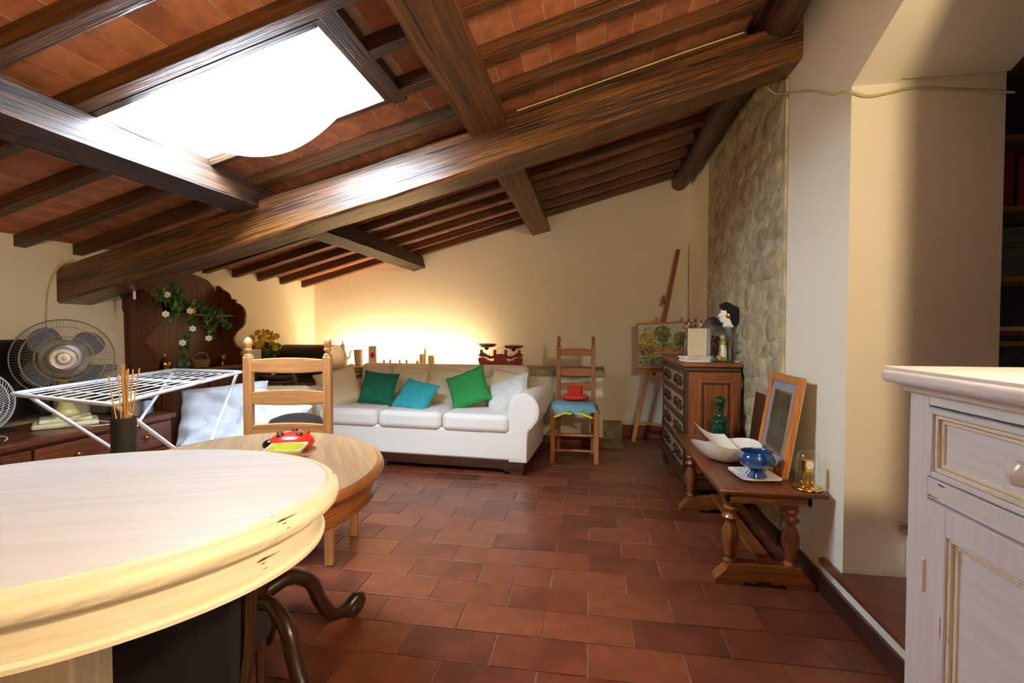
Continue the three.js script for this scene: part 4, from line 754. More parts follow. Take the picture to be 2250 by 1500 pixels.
    mesh('pendulum', [rod([0, 0.03, 0], [0, 0.06, 0], 0.0015), ...[0, 1, 2, 3].map((i) => sphere(0.0065, Math.cos(i * 1.57 + 0.5) * 0.017, 0.027, Math.sin(i * 1.57 + 0.5) * 0.017, 1, 1, 1, 10)), rod([-0.016, 0.031, 0], [0.016, 0.031, 0], 0.0015)], M.gold, t); }
}
// ---------- easel and painting ----------
{
  const t = thing('easel', 'wooden studio easel standing in the back corner beside the chest', 'easel', [0, 0, 0]);
  mesh('mast', bar([0.56, 0.62, -4.475], [0.79, 1.775, -4.60], 0.035, 0.02, 0.003), M.easelDark, t, { label: 'dark upright mast' });
  mesh('front_leg', bar([0.385, 0.0, -4.49], [0.52, 0.70, -4.47], 0.036, 0.02, 0.003), M.easel, t);
  mesh('front_leg', bar([0.70, 0.0, -4.42], [0.655, 0.70, -4.46], 0.034, 0.02, 0.003), M.easel, t);
  mesh('rear_leg', bar([0.76, 0.0, -4.64], [0.66, 1.0, -4.52], 0.03, 0.02, 0.003), M.easel, t);
  mesh('crossbar', bar([0.425, 0.185, -4.49], [0.70, 0.165, -4.44], 0.022, 0.018, 0.002), M.easel, t);
  mesh('tray', [box(0.40, 0.80, 0.655, 0.68, -4.475, -4.40, 0.004), box(0.40, 0.80, 0.68, 0.692, -4.412, -4.40, 0.003)], M.frameHoney, t);
  mesh('rack', bar([0.64, 0.05, -4.50], [0.68, 0.66, -4.50], 0.014, 0.014), M.chestDark, t);
  for (const x of [0.585, 0.80]) mesh('upright_peg', box(x - 0.014, x + 0.014, 1.0, 1.145, -4.47, -4.45, 0.008), M.easel, t);
  mesh('slider', [cb(0.06, 0.05, 0.035, 0.665, 1.29, -4.53, 0.004, 0, 0, -0.15), rod([0.665, 1.29, -4.56], [0.665, 1.29, -4.48], 0.01), cb(0.018, 0.05, 0.018, 0.648, 1.325, -4.515, 0.004, 0, 0, -0.2)], M.easelDark, t);
}
{
  const t = thing('painting', 'landscape painting of autumn trees in a thin orange frame on the easel', 'painting', [0.648, 0.694, -4.36], 0.0);
  const W = 0.47, H = 0.41, r = -0.13, place = (g) => g.rotateX(r);
  t.rotation.z = 0.03;
  const f = 0.016;
  mesh('frame', [box(-W / 2, W / 2, 0, f, -0.012, 0.012, 0.002), box(-W / 2, W / 2, H - f, H, -0.012, 0.012, 0.002), box(-W / 2, -W / 2 + f, 0, H, -0.012, 0.012, 0.002), box(W / 2 - f, W / 2, 0, H, -0.012, 0.012, 0.002)].map(place), M.frameOrange, t, { label: 'thin orange frame' });
  const cv = document.createElement('canvas'); cv.width = 512; cv.height = 448; const c = cv.getContext('2d');
  c.fillStyle = '#b9c3a4'; c.fillRect(0, 0, 512, 448);
  const dab = (x, y, w, h, col, a = 0) => { c.save(); c.translate(x, y); c.rotate(a); c.fillStyle = col; c.beginPath(); c.ellipse(0, 0, w, h, 0, 0, 6.3); c.fill(); c.restore(); };
  for (let i = 0; i < 260; i++) dab(rr(0, 512), rr(0, 210), rr(14, 44), rr(5, 14), ['#c4cbb0', '#b3c0a8', '#cfcfae', '#aab9a4'][i % 4], rr(-0.4, 0.4));
  for (let i = 0; i < 220; i++) dab(rr(0, 512), rr(205, 270), rr(16, 44), rr(5, 12), ['#8f8a4c', '#a59a52', '#77803f', '#b5a55a'][i % 4], rr(-0.2, 0.2));
  for (let i = 0; i < 320; i++) { const y = rr(255, 380); dab(rr(60, 480), y, rr(16, 50), rr(4, 10), ['#cf9a4e', '#d9a95e', '#b97e3c', '#e0b873', '#a87a44'][i % 5], rr(-0.15, 0.15)); }
  for (let i = 0; i < 300; i++) dab(rr(0, 512), rr(350, 448), rr(10, 34), rr(4, 12), ['#5d7148', '#74804c', '#4c6350', '#8a8a52', '#3d5540', '#b0a068'][i % 6], rr(-0.5, 0.5));
  const tree = (x, y, rx, ry, cols, n) => { c.strokeStyle = '#43301c'; c.lineWidth = 9; c.beginPath(); c.moveTo(x - 6, y + ry * 1.7); c.quadraticCurveTo(x + 10, y + ry * 0.8, x, y); c.stroke(); c.lineWidth = 4; for (let k = 0; k < 5; k++) { c.beginPath(); c.moveTo(x, y + ry * 0.8); c.lineTo(x + rr(-rx, rx) * 0.8, y + rr(-0.6, 0.3) * ry); c.stroke(); } for (let i = 0; i < n; i++) { const a = rr(0, 6.28), q = Math.sqrt(rnd()); dab(x + Math.cos(a) * q * rx, y + Math.sin(a) * q * ry, rr(5, 15), rr(4, 10), cols[Math.floor(rnd() * cols.length)], rr(0, 3)); } };
  tree(95, 150, 80, 105, ['#b8a034', '#8f8a2c', '#d0b545', '#6d6c24', '#c98f30'], 230);
  tree(245, 105, 85, 85, ['#4d5a26', '#6a6e2c', '#39431c', '#7c6c2e', '#8d8036'], 230);
  tree(410, 160, 62, 75, ['#5c6a2e', '#7f8434', '#49551f', '#94903f'], 170);
  for (let i = 0; i < 120; i++) dab(rr(0, 150), rr(230, 330), rr(6, 18), rr(5, 14), ['#5b5a28', '#7d7a34', '#3e431e', '#a08c3a'][i % 4], rr(0, 3));
  const ct = new THREE.CanvasTexture(cv); ct.colorSpace = THREE.SRGBColorSpace;
  mesh('canvas_board', place(box(-W / 2 + 0.004, W / 2 - 0.004, 0.004, H - 0.004, -0.008, 0.002)), M.card, t);
  mesh('picture', place(new THREE.PlaneGeometry(W - 2 * f, H - 2 * f).translate(0, H / 2, 0.0026)), std({ map: ct, roughness: 0.6 }), t, { keep: true, label: 'painted landscape' });
}
{ const t = thing('fishing_rod', 'thin grey rod standing in the back corner beside the easel', 'rod', [0, 0, 0]); mesh('rod', rod([0.872, 0.0, -4.47], [0.896, 1.83, -4.664], 0.006, 0.0025), M.greyDark, t); mesh('grip', rod([0.872, 0.9, -4.565], [0.876, 1.12, -4.589], 0.012), M.greyPlastic, t); }

// ---------- white cupboard ----------
{
  const t = thing('cupboard', 'white painted cupboard with moulded drawer and panelled door by the stairs', 'cupboard', [0, 0, 0]);
  const X = 0.60, XB = 0.88, ZF = -1.015, ZN = -0.06, H = 0.972, W = M.whitePaint;
  mesh('carcass', [box(X + 0.022, XB, 0.06, H - 0.034, ZF + 0.002, ZN), box(X, XB, 0.0, 0.075, ZF, ZN)], W, t, { grain: 'y' });
  const tp = new THREE.Shape(); // bullnosed top
  mesh('worktop', [box(X - 0.036, XB + 0.02, H - 0.032, H - 0.004, ZF - 0.036, ZN + 0.03, 0.013), box(X - 0.030, XB + 0.018, H - 0.008, H, ZF - 0.030, ZN + 0.03, 0.003)], M.whiteTop, t, { grain: 'z' });
  mesh('top_moulding', box(X - 0.010, XB, H - 0.046, H - 0.032, ZF - 0.010, ZN, 0.005), W, t);
  mesh('stile', box(X, X + 0.024, 0.07, H - 0.032, ZF, ZF + 0.052, 0.002), W, t, { grain: 'y' });
  mesh('stile', box(X, X + 0.024, 0.07, H - 0.032, ZN - 0.06, ZN, 0.002), W, t, { grain: 'y' });
  mesh('rail', box(X, X + 0.024, 0.908, H - 0.032, ZF + 0.052, ZN - 0.06, 0.002), W, t, { grain: 'z' });
  mesh('rail', box(X, X + 0.024, 0.742, 0.778, ZF + 0.052, ZN - 0.06, 0.002), W, t, { grain: 'z' });
  mesh('rail', box(X, X + 0.024, 0.07, 0.12, ZF + 0.052, ZN - 0.06, 0.002), W, t, { grain: 'z' });
  const za = ZF + 0.055, zb = -0.56, zc = -0.545, zd = ZN - 0.064;
  mesh('stile', box(X, X + 0.024, 0.12, 0.908, zb, zc, 0.002), W, t, { grain: 'y' });
  const framed = (parent, z0, z1, y0, y1, fw, mo) => {   // frame, stepped moulding and flat panel
    mesh('frame', [box(X - 0.003, X + 0.018, y0, y1, z0, z0 + fw, 0.002), box(X - 0.003, X + 0.018, y0, y1, z1 - fw, z1, 0.002), box(X - 0.003, X + 0.018, y1 - fw, y1, z0 + fw, z1 - fw, 0.002), box(X - 0.003, X + 0.018, y0, y0 + fw, z0 + fw, z1 - fw, 0.002)], W, parent);
    const a = z0 + fw, b = z1 - fw, c = y0 + fw, d = y1 - fw, m = 0.008;
    for (const [o, x] of [[0, X + 0.001], [m, X + 0.006]]) mesh('moulding', [box(x, X + 0.018, c + o, d - o, a + o, a + o + m, 0.003), box(x, X + 0.018, c + o, d - o, b - o - m, b - o, 0.003), box(x, X + 0.018, d - o - m, d - o, a + o, b - o, 0.003), box(x, X + 0.018, c + o, c + o + m, a + o, b - o, 0.003)], mo, parent);
    mesh('panel', box(X + 0.010, X + 0.02, c, d, a, b), W, parent, { grain: 'z' });
  };
  for (const [z0, z1] of [[za, zb - 0.003], [zc + 0.003, zd]]) {
    const dr = new THREE.Group(); dr.name = 'drawer'; t.add(dr);
    framed(dr, z0, z1, 0.782, 0.904, 0.010, M.creamPaint);
    const zm = (z0 + z1) / 2; mesh('knob', lathe([[0, 0], [0.009, 0], [0.008, 0.01], [0.018, 0.02], [0.017, 0.027], [0, 0.032]], 20).rotateZ(Math.PI / 2).translate(X + 0.008, 0.843, zm), M.ceramic, dr);
    const dd = new THREE.Group(); dd.name = 'door'; t.add(dd);
    framed(dd, z0, z1, 0.124, 0.738, 0.048, M.creamPaint);
    for (const y of [0.25, 0.60]) mesh('hinge', [rod([X - 0.004, y - 0.025, z0 - 0.001], [X - 0.004, y + 0.025, z0 - 0.001], 0.004), sphere(0.0045, X - 0.004, y + 0.027, z0 - 0.001, 1, 1, 1, 8), sphere(0.0045, X - 0.004, y - 0.027, z0 - 0.001, 1, 1, 1, 8)], M.creamPaint, dd);
  }
}
{ // table lamp standing on the near end of the cupboard
  const t = thing('table_lamp', 'brass table lamp with a cream glass globe on the white cupboard', 'lamp', [0.73, 0.972, -0.13]);
  mesh('base', lathe([[0, 0], [0.06, 0], [0.06, 0.012], [0.02, 0.03], [0.012, 0.06], [0.012, 0.52], [0.02, 0.53], [0, 0.53]], 28), M.brass, t, { keep: true });
  mesh('globe', sphere(0.075, 0, 0.60, 0), std({ color: 0xfff4e0, transmission: 0.6, roughness: 0.9, thickness: 0, emissive: new THREE.Color().setRGB(1, 0.74, 0.42), emissiveIntensity: 1.5 }), t);
  const l = new THREE.PointLight(new THREE.Color().setRGB(1, 0.79, 0.50), 4.4); l.position.set(0, 0.60, 0); l.castShadow = true; l.shadow.radius = 3; t.add(l);
}
// ---------- dark bookcase beyond the stair opening ----------
{
  const t = thing('bookcase', 'dark wooden bookcase in the room beyond the stair opening', 'bookcase', [1.41, 0, -2.72]);
  mesh('side_panel', box(0, 0.022, 0, 2.3, 0, 0.3), M.chestDark, t, { grain: 'y' }); mesh('side_panel', box(1.08, 1.10, 0, 2.3, 0, 0.3), M.chestDark, t, { grain: 'y' }); mesh('back_panel', box(0.02, 1.08, 0, 2.3, 0, 0.01), M.chestDark, t);
  for (const y of [0.3, 0.65, 0.99, 1.275, 1.58, 1.888, 2.28]) mesh('shelf', box(0.022, 1.08, y - 0.022, y, 0.01, 0.3), M.frameHoney, t, { grain: 'x' });
  const book = (n, lab, cat, x0, x1, y0, h, m, tilt = 0) => { const b = thing(n, lab, cat, [1.41 + (x0 + x1) / 2, y0, -2.72 + 0.19], 0); const w = (x1 - x0) / 2; mesh('cover', [box(-w, -w + 0.003, 0, h, -0.09, 0.09), box(w - 0.003, w, 0, h, -0.09, 0.09), box(-w, w, 0, h, 0.087, 0.09)].map((g) => (tilt ? g.rotateZ(tilt) : g)), m, b); mesh('pages', tilt ? box(-w + 0.003, w - 0.003, 0.003, h - 0.004, -0.088, 0.086).rotateZ(tilt) : box(-w + 0.003, w - 0.003, 0.003, h - 0.004, -0.088, 0.086), M.paper, b); };
  book('binder', 'dark red binder on the bookcase shelf', 'binder', 0.30, 0.42, 1.58, 0.24, M.redBinder); book('binder', 'dark red binder beside its twin on the bookcase shelf', 'binder', 0.43, 0.55, 1.58, 0.22, M.redBinder); book('leaning_book', 'white book leaning against the red binder', 'book', 0.245, 0.275, 1.58, 0.13, M.paper, -0.18);
  [M.greyBox, M.greyBox, M.greyBox].forEach((m, i) => { const b = thing('storage_box', ['grey green storage box at the bottom of the bookcase stack', 'grey green storage box in the middle of the bookcase stack', 'grey green storage box on top of the bookcase stack'][i], 'box', [1.41 + 0.40, 1.275 + i * 0.072, -2.53], 0, 'storage boxes on the bookcase'); mesh('box', box(-0.18, 0.18, 0, 0.055, -0.1, 0.1, 0.003), m, b); mesh('lid', box(-0.183, 0.183, 0.055, 0.071, -0.103, 0.103, 0.003), m, b); });
  book('flat_book', 'blue book lying on the lower bookcase shelf', 'book', 0.26, 0.52, 0.99, 0.025, M.blueBook); book('flat_book', 'red book lying on the blue book in the bookcase', 'book', 0.28, 0.50, 1.015, 0.02, M.redBinder); book('flat_book', 'white book on top of the red book in the bookcase', 'book', 0.30, 0.48, 1.035, 0.02, M.paper);
  { const b = thing('vase', 'tall pale green vase on the top bookcase shelf', 'vase', [1.41 + 0.33, 1.888, -2.55]); mesh('body', lathe([[0, 0], [0.04, 0], [0.06, 0.1], [0.05, 0.22], [0.03, 0.3], [0.035, 0.33], [0.03, 0.33], [0, 0.3]], 24), flat(0x9aa07a, 0.4), b, { keep: true }); mesh('neck_ring', T(new THREE.TorusGeometry(0.033, 0.004, 8, 24), 0, 0.3, 0, Math.PI / 2), M.brass, b); }
}
// ---------- low cabinet with fans by the left wall ----------
{
  const t = thing('low_cabinet', 'low reddish wooden cabinet carrying the two fans', 'cabinet', [0, 0, 0]);
  const x0 = -2.905, x1 = -2.45, z0 = -2.46, z1 = -1.35, H = 0.55;
  mesh('body', box(x0, x1 - 0.02, 0.05, H - 0.03, z0 + 0.01, z1 - 0.01), M.cabinetLow, t, { grain: 'y' });
  mesh('top', box(x0, x1 + 0.012, H - 0.03, H, z0, z1, 0.008), M.cabinetLow, t, { grain: 'z' });
  mesh('plinth', box(x0, x1 - 0.03, 0, 0.05, z0 + 0.02, z1 - 0.02), M.chestDark, t);
  for (let i = 0; i < 3; i++) {
    const a = mix(z0 + 0.02, z1 - 0.02, i / 3) + 0.006, b = mix(z0 + 0.02, z1 - 0.02, (i + 1) / 3) - 0.006;
    const d = mesh('drawer', box(x1 - 0.02, x1 - 0.002, 0.37, H - 0.045, a, b, 0.004), M.cabinetLow, t, { grain: 'z' });
    mesh('knob', sphere(0.014, x1 + 0.012, 0.44, (a + b) / 2, 1, 1, 1, 12), M.brass, d);
    const e = mesh('door', box(x1 - 0.02, x1 - 0.002, 0.06, 0.355, a, b, 0.004), M.cabinetLow, t, { grain: 'y' });
    mesh('knob', sphere(0.012, x1 + 0.010, 0.24, b - 0.03, 1, 1, 1, 12), M.brass, e);
  }
}
{ const t = thing('television', 'flat black television behind the fans against the left wall', 'television', [-2.82, 0.55, -1.74], Math.PI / 2);
  mesh('screen', box(-0.33, 0.33, 0.05, 0.435, -0.008, 0.012, 0.004), M.black, t); mesh('bezel', [box(-0.335, 0.335, 0.425, 0.44, -0.015, 0.014), box(-0.335, 0.335, 0.042, 0.055, -0.015, 0.014), box(-0.335, -0.322, 0.042, 0.44, -0.015, 0.014), box(0.322, 0.335, 0.042, 0.44, -0.015, 0.014)], M.blackMatte, t); mesh('stand', [box(-0.03, 0.03, 0.01, 0.06, -0.02, 0), box(-0.14, 0.14, 0, 0.01, -0.06, 0.07, 0.003)], M.blackMatte, t); }
function fan(name, label, pos, turn, tilt, R, hub, o) {
  const t = thing(name, label, 'fan', pos, turn);
  const head = new THREE.Group(); head.name = 'head'; head.position.set(0, hub, 0.02); head.rotation.x = tilt; t.add(head);
  const D = R * 0.3, ring = (r, z, w = 0.0016) => T(new THREE.TorusGeometry(r, w, 6, 64), 0, 0, z);
  const cage = (dir) => { const g = [ring(R, 0.002, 0.0035), ring(R * 0.82, dir * D * 0.72), ring(R * 0.56, dir * D * 0.93)]; for (let i = 0; i < o.wires; i++) { const a = i / o.wires * 6.2832, q = (r, z) => [Math.cos(a + (r / R - 0.4) * o.swirl) * r, Math.sin(a + (r / R - 0.4) * o.swirl) * r, z]; g.push(tube([q(R, 0), q(R * 0.97, dir * D * 0.32), q(R * 0.82, dir * D * 0.72), q(R * 0.5, dir * D), q(R * 0.26, dir * D)], 0.0009, 9, 4)); } return g; };
  mesh('front_grille', cage(1), o.wire, head); mesh('rear_grille', cage(-1), o.wire, head);
  const badge = mesh('badge', lathe([[0, 0], [R * 0.36, 0], [R * 0.36, 0.003], [R * 0.27, 0.009], [R * 0.25, 0.005], [R * 0.13, 0.006], [R * 0.12, 0.010], [R * 0.05, 0.011], [0, 0.012]], 48).rotateX(Math.PI / 2).translate(0, 0, D), o.badge, head, { keep: true });
  mesh('badge_ring', [ring(R * 0.27, D + 0.008, 0.004), ring(R * 0.13, D + 0.009, 0.003), ...Array.from({ length: 20 }, (_, i) => box(R * 0.07, R * 0.115, -0.0015, 0.0015, D + 0.008, D + 0.012).rotateZ(i / 20 * 6.283))], o.ring, badge);
  const bl = (k) => { const sh = new THREE.Shape(); sh.moveTo(R * 0.12, -R * 0.06); sh.bezierCurveTo(R * 0.4, -R * 0.28, R * 0.75, -R * 0.30, R * 0.88, -R * 0.08); sh.bezierCurveTo(R * 0.95, R * 0.2, R * 0.8, R * 0.42, R * 0.55, R * 0.45); sh.bezierCurveTo(R * 0.35, R * 0.40, R * 0.2, R * 0.2, R * 0.12, R * 0.1); return ext(sh, 0.002).rotateX(0.28).rotateZ(k); };
  for (let i = 0; i < o.blades; i++) mesh('blade', bl(i / o.blades * 6.2832 + o.phase), o.blade, head);
  mesh('motor', [cyl(R * 0.2, R * 0.24, R * 0.5, 0, 0, 0).rotateX(-Math.PI / 2).translate(0, 0, -0.012), sphere(R * 0.2, 0, 0, -R * 0.5, 1, 1, 0.5)], o.body, head);
  mesh('blade_disc', T(new THREE.CylinderGeometry(R * o.dr, R * o.dr, 0.004, 40), 0, 0, D * 0.35, Math.PI / 2), o.disc, head);
  mesh('hub', cyl(R * 0.13, R * 0.13, D * 0.8, 0, 0, 0).rotateX(Math.PI / 2), o.body, head);
  mesh('neck', lathe(o.neck, 24).translate(0, 0, -R * 0.35), o.neckMat, t, { keep: true });
  mesh('base', o.base.map((g) => g.clone().translate(0, 0, -R * 0.2)), o.baseMat, t);
  mesh('cord', tube(o.cord, 0.0028, 40, 6), M.cableWhite, t);
  return t;
}
fan('desk_fan', 'large desk fan with wire grille and smoky blades on the low cabinet', [-2.63, 0.55, -2.0], 0.92, -0.06, 0.195, 0.345, {
  wires: 88, swirl: 0, wire: M.wire, badge: M.badge, ring: M.steel, blades: 4, phase: 0.5, blade: M.fanBlade, disc: M.greyDark, dr: 0.48, body: M.greyDark, neckMat: M.creamYellow,
  neck: [[0, 0.04], [0.06, 0.04], [0.05, 0.07], [0.032, 0.10], [0.026, 0.28], [0.03, 0.35], [0, 0.36]], baseMat: M.cream,
  base: [cb(0.25, 0.025, 0.20, 0, 0.0125, 0, 0.01), cb(0.20, 0.02, 0.15, 0, 0.034, 0, 0.009), cb(0.035, 0.008, 0.012, 0.04, 0.046, 0.05, 0.002), cb(0.035, 0.008, 0.012, -0.02, 0.046, 0.05, 0.002)],
  cord: [[0.11, 0.012, -0.02], [0.16, 0.004, 0.02], [0.20, 0.004, 0.07], [0.17, 0.004, 0.12], [0.08, 0.004, 0.10], [0.05, 0.004, 0.07]] });
fan('table_fan', 'small white table fan beside the large desk fan', [-2.62, 0.55, -1.60], 1.25, -0.05, 0.148, 0.175, {
  wires: 64, swirl: 0.9, wire: M.white, badge: M.cream, ring: M.white, blades: 3, phase: 0.2, blade: M.fanBlade, disc: M.white, dr: 0.2, body: M.white, neckMat: M.white,
  neck: [[0, 0.02], [0.035, 0.02], [0.022, 0.05], [0.02, 0.15], [0.03, 0.19], [0, 0.2]], baseMat: M.white,
  base: [lathe([[0, 0], [0.085, 0], [0.085, 0.008], [0.06, 0.024], [0.03, 0.034], [0, 0.034]], 36)], cord: [[0.02, 0.01, -0.1], [0.09, 0.004, -0.13], [0.13, 0.004, -0.06], [0.12, 0.004, 0.02], [0.10, 0.003, 0.06]] });
{ const t = thing('stock_pot', 'round grey metal pot at the end of the low cabinet', 'pot', [-2.60, 0.55, -2.33]); mesh('body', lathe([[0, 0], [0.092, 0], [0.096, 0.006], [0.096, 0.125], [0.1, 0.13], [0.093, 0.13], [0.091, 0.01], [0, 0.008]], 40), M.steel, t, { keep: true }); mesh('handle', tube([[0.095, 0.09, -0.03], [0.125, 0.095, 0], [0.095, 0.09, 0.03]], 0.006), M.black, t); }
{ const t = thing('glass_canister', 'tall patterned glass canister behind the large fan', 'canister', [-2.83, 0.55, -2.36]); mesh('body', box(-0.045, 0.045, 0, 0.25, -0.045, 0.045, 0.012), M.clearBox, t); mesh('lid', box(-0.047, 0.047, 0.25, 0.285, -0.047, 0.047, 0.01), flat(0x7b8494, 0.4), t); mesh('contents', box(-0.04, 0.04, 0.004, 0.16, -0.04, 0.04, 0.01), M.greyBox, t); }
{ const t = thing('cable', 'black cable looped over the front of the low cabinet', 'cable', [0, 0, 0]); mesh('wire', tube([[-2.60, 0.556, -1.45], [-2.48, 0.558, -1.50], [-2.43, 0.55, -1.56], [-2.425, 0.40, -1.60], [-2.42, 0.15, -1.62], [-2.40, 0.01, -1.60]], 0.005, 40, 6), M.black, t); mesh('plug', box(-2.62, -2.58, 0.55, 0.566, -1.46, -1.43, 0.003), M.black, t); }
// ---------- drying rack ----------
{
  const t = thing('drying_rack', 'white folding clothes drying rack in front of the low cabinet', 'drying rack', [0, 0, 0]);
  const A = V(-2.275, 0.785, -1.53), B = V(-1.62, 0.785, -1.375), C = V(-2.035, 0.79, -2.51), D = V(-2.56, 0.79, -2.57);
  const E = A.clone().lerp(D, 0.53), F = B.clone().lerp(C, 0.53), P = (u, v) => A.clone().lerp(B, u).lerp(D.clone().lerp(C, u), v);
  const rnd4 = (a, b, c, d, k = 0.09) => { const pts = [], q = [a, b, c, d]; for (let i = 0; i < 4; i++) { const p = q[(i + 3) % 4], m = q[i], n = q[(i + 1) % 4]; pts.push(m.clone().lerp(p, k), m.clone().lerp(p, k * 0.3).lerp(m.clone().lerp(n, k * 0.3), 0.5), m.clone().lerp(n, k)); pts.push(m.clone().lerp(n, 0.35), m.clone().lerp(n, 0.65)); } return pts; };
  mesh('frame', [tube(rnd4(A, B, F, E), 0.0085, 120, 8, true), tube(rnd4(E, F, C, D), 0.0085, 120, 8, true)], M.rack, t);
  for (let i = 1; i < 9; i++) mesh('hanging_wire', rod(P(i / 9, 0.03), P(i / 9, 0.52), 0.0022, 0.0022, 6), M.rack, t);
  for (let i = 1; i < 9; i++) mesh('hanging_wire', rod(P(i / 9, 0.55), P(i / 9, 0.98), 0.0022, 0.0022, 6), M.rack, t);
  for (const v of [0.14, 0.40, 0.68, 0.86]) mesh('cross_wire', rod(P(0.01, v), P(0.99, v), 0.0026, 0.0026, 6), M.rack, t);
  const legs = [[P(0.06, 0.05), [-2.30, 0.01, -2.46]], [P(0.93, 0.05), [-1.80, 0.01, -2.36]], [P(0.10, 0.92), [-2.20, 0.01, -1.50]], [P(0.96, 0.96), [-1.72, 0.01, -1.62]]];
  for (const [a, b] of legs) { const l = mesh('leg', rod(a.clone().add(V(0, -0.012, 0)), b, 0.0085), M.rack, t); mesh('rubber_foot', sphere(0.012, b[0], 0.012, b[2], 1, 1, 1, 10), M.greyPlastic, l); }
  mesh('foot_bar', [rod([-2.30, 0.03, -2.45], [-1.80, 0.03, -2.35], 0.006), rod([-2.20, 0.03, -1.51], [-1.72, 0.03, -1.63], 0.006)], M.rack, t);
  for (const [u, v] of [[0.02, 0.05], [0.97, 0.08], [0.02, 0.5], [0.98, 0.53]]) { const p = P(u, v); mesh('joint', sphere(0.012, p.x, p.y, p.z, 1, 0.9, 1.4, 10), M.rack, t); }
}
// ---------- hutch by the left wall ----------
{
  const t = thing('hutch', 'dark carved wooden dresser with scalloped sides and arched crest', 'dresser', [-2.918, 0, 0]);
  const z0 = -3.35, z1 = -2.57, b = 0.77;
  mesh('base_cabinet', box(0, 0.24, 0.06, b - 0.03, z0, z1, 0.004), M.hutch, t, { grain: 'y' });
  mesh('base_top', box(0, 0.255, b - 0.03, b, z0 - 0.012, z1 + 0.012, 0.006), M.hutch, t, { grain: 'z' });
  mesh('plinth', box(0, 0.225, 0, 0.06, z0 + 0.01, z1 - 0.01), M.chestDark, t);
  for (const [a, c] of [[z0 + 0.02, (z0 + z1) / 2 - 0.005], [(z0 + z1) / 2 + 0.005, z1 - 0.02]]) { const d = mesh('door', box(0.238, 0.252, 0.09, b - 0.05, a, c, 0.004), M.hutch, t, { grain: 'y' }); mesh('door_panel', box(0.25, 0.257, 0.14, b - 0.10, a + 0.05, c - 0.05, 0.004), M.hutch, d, { grain: 'y' }); mesh('knob', sphere(0.012, 0.264, 0.45, a < -2.99 ? c - 0.02 : a + 0.02, 1, 1, 1, 10), M.brass, d); }
  const side = () => smoothShape([[0, b], [0.18, b], [0.215, b + 0.05], [0.19, b + 0.085], [0.205, b + 0.11], [0.155, b + 0.15], [0.14, b + 0.20], [0.165, b + 0.25], [0.225, b + 0.30], [0.245, b + 0.36], [0.235, b + 0.42], [0.20, b + 0.46], [0.165, b + 0.475], [0.16, b + 0.50], [0.12, b + 0.51], [0.10, b + 0.55], [0.05, b + 0.58], [0, b + 0.59], [0, b + 0.3], [0, b]], 140);
  for (const z of [z0 + 0.005, z1 - 0.03]) mesh('scalloped_side', ext(side(), 0.02, 0.003).translate(0, 0, z), M.hutch, t, { grain: 'y' });
  const W = z1 - z0, cr = smoothShape([[0, b], [0, b + 0.50], [0.04, b + 0.54], [0.07, b + 0.60], [0.16, b + 0.655], [W / 2, b + 0.69], [W - 0.16, b + 0.655], [W - 0.07, b + 0.60], [W - 0.04, b + 0.54], [W, b + 0.50], [W, b]], 90);
  mesh('back_panel', ext(cr, 0.016).rotateY(-Math.PI / 2).translate(0.016, 0, z0), M.hutch, t, { grain: 'y' });
  mesh('shelf', box(0.014, 0.19, b + 0.365, b + 0.382, z0 + 0.02, z1 - 0.025, 0.003), M.hutch, t, { grain: 'z' });
}
function leafGeo(L, w) { const g = new THREE.PlaneGeometry(1, 1, 2, 4), p = g.attributes.position; for (let i = 0; i < p.count; i++) { const u = p.getX(i), v = p.getY(i) + 0.5; const ww = w * Math.sin(Math.PI * Math.pow(clamp(v * 0.96 + 0.02), 0.8)); p.setXYZ(i, u * ww, v * L, 0.12 * L * (1 - (2 * u) ** 2) * 0.4 - 0.25 * L * v * v); } g.computeVertexNormals(); return clean(g); }
const orient = (g, pos, yaw, pitch, roll = 0) => { const q = new THREE.Quaternion().setFromEuler(new THREE.Euler(pitch, yaw, roll, 'YXZ')); return g.clone().applyQuaternion(q).translate(pos.x, pos.y, pos.z); };
function flower(name, r, petals, mat, pos, yaw, pitch, parent, centre) {
  const g = []; for (let i = 0; i < petals; i++) g.push(leafGeo(r, r * 1.0).rotateX(0.35).rotateZ(i / petals * 6.283));
  const m = mesh(name, g.map((q) => orient(q, pos, yaw, pitch)), mat, parent);
  if (centre) mesh('centre', sphere(r * 0.2, pos.x, pos.y, pos.z, 1, 1, 1, 8), centre, m);
}
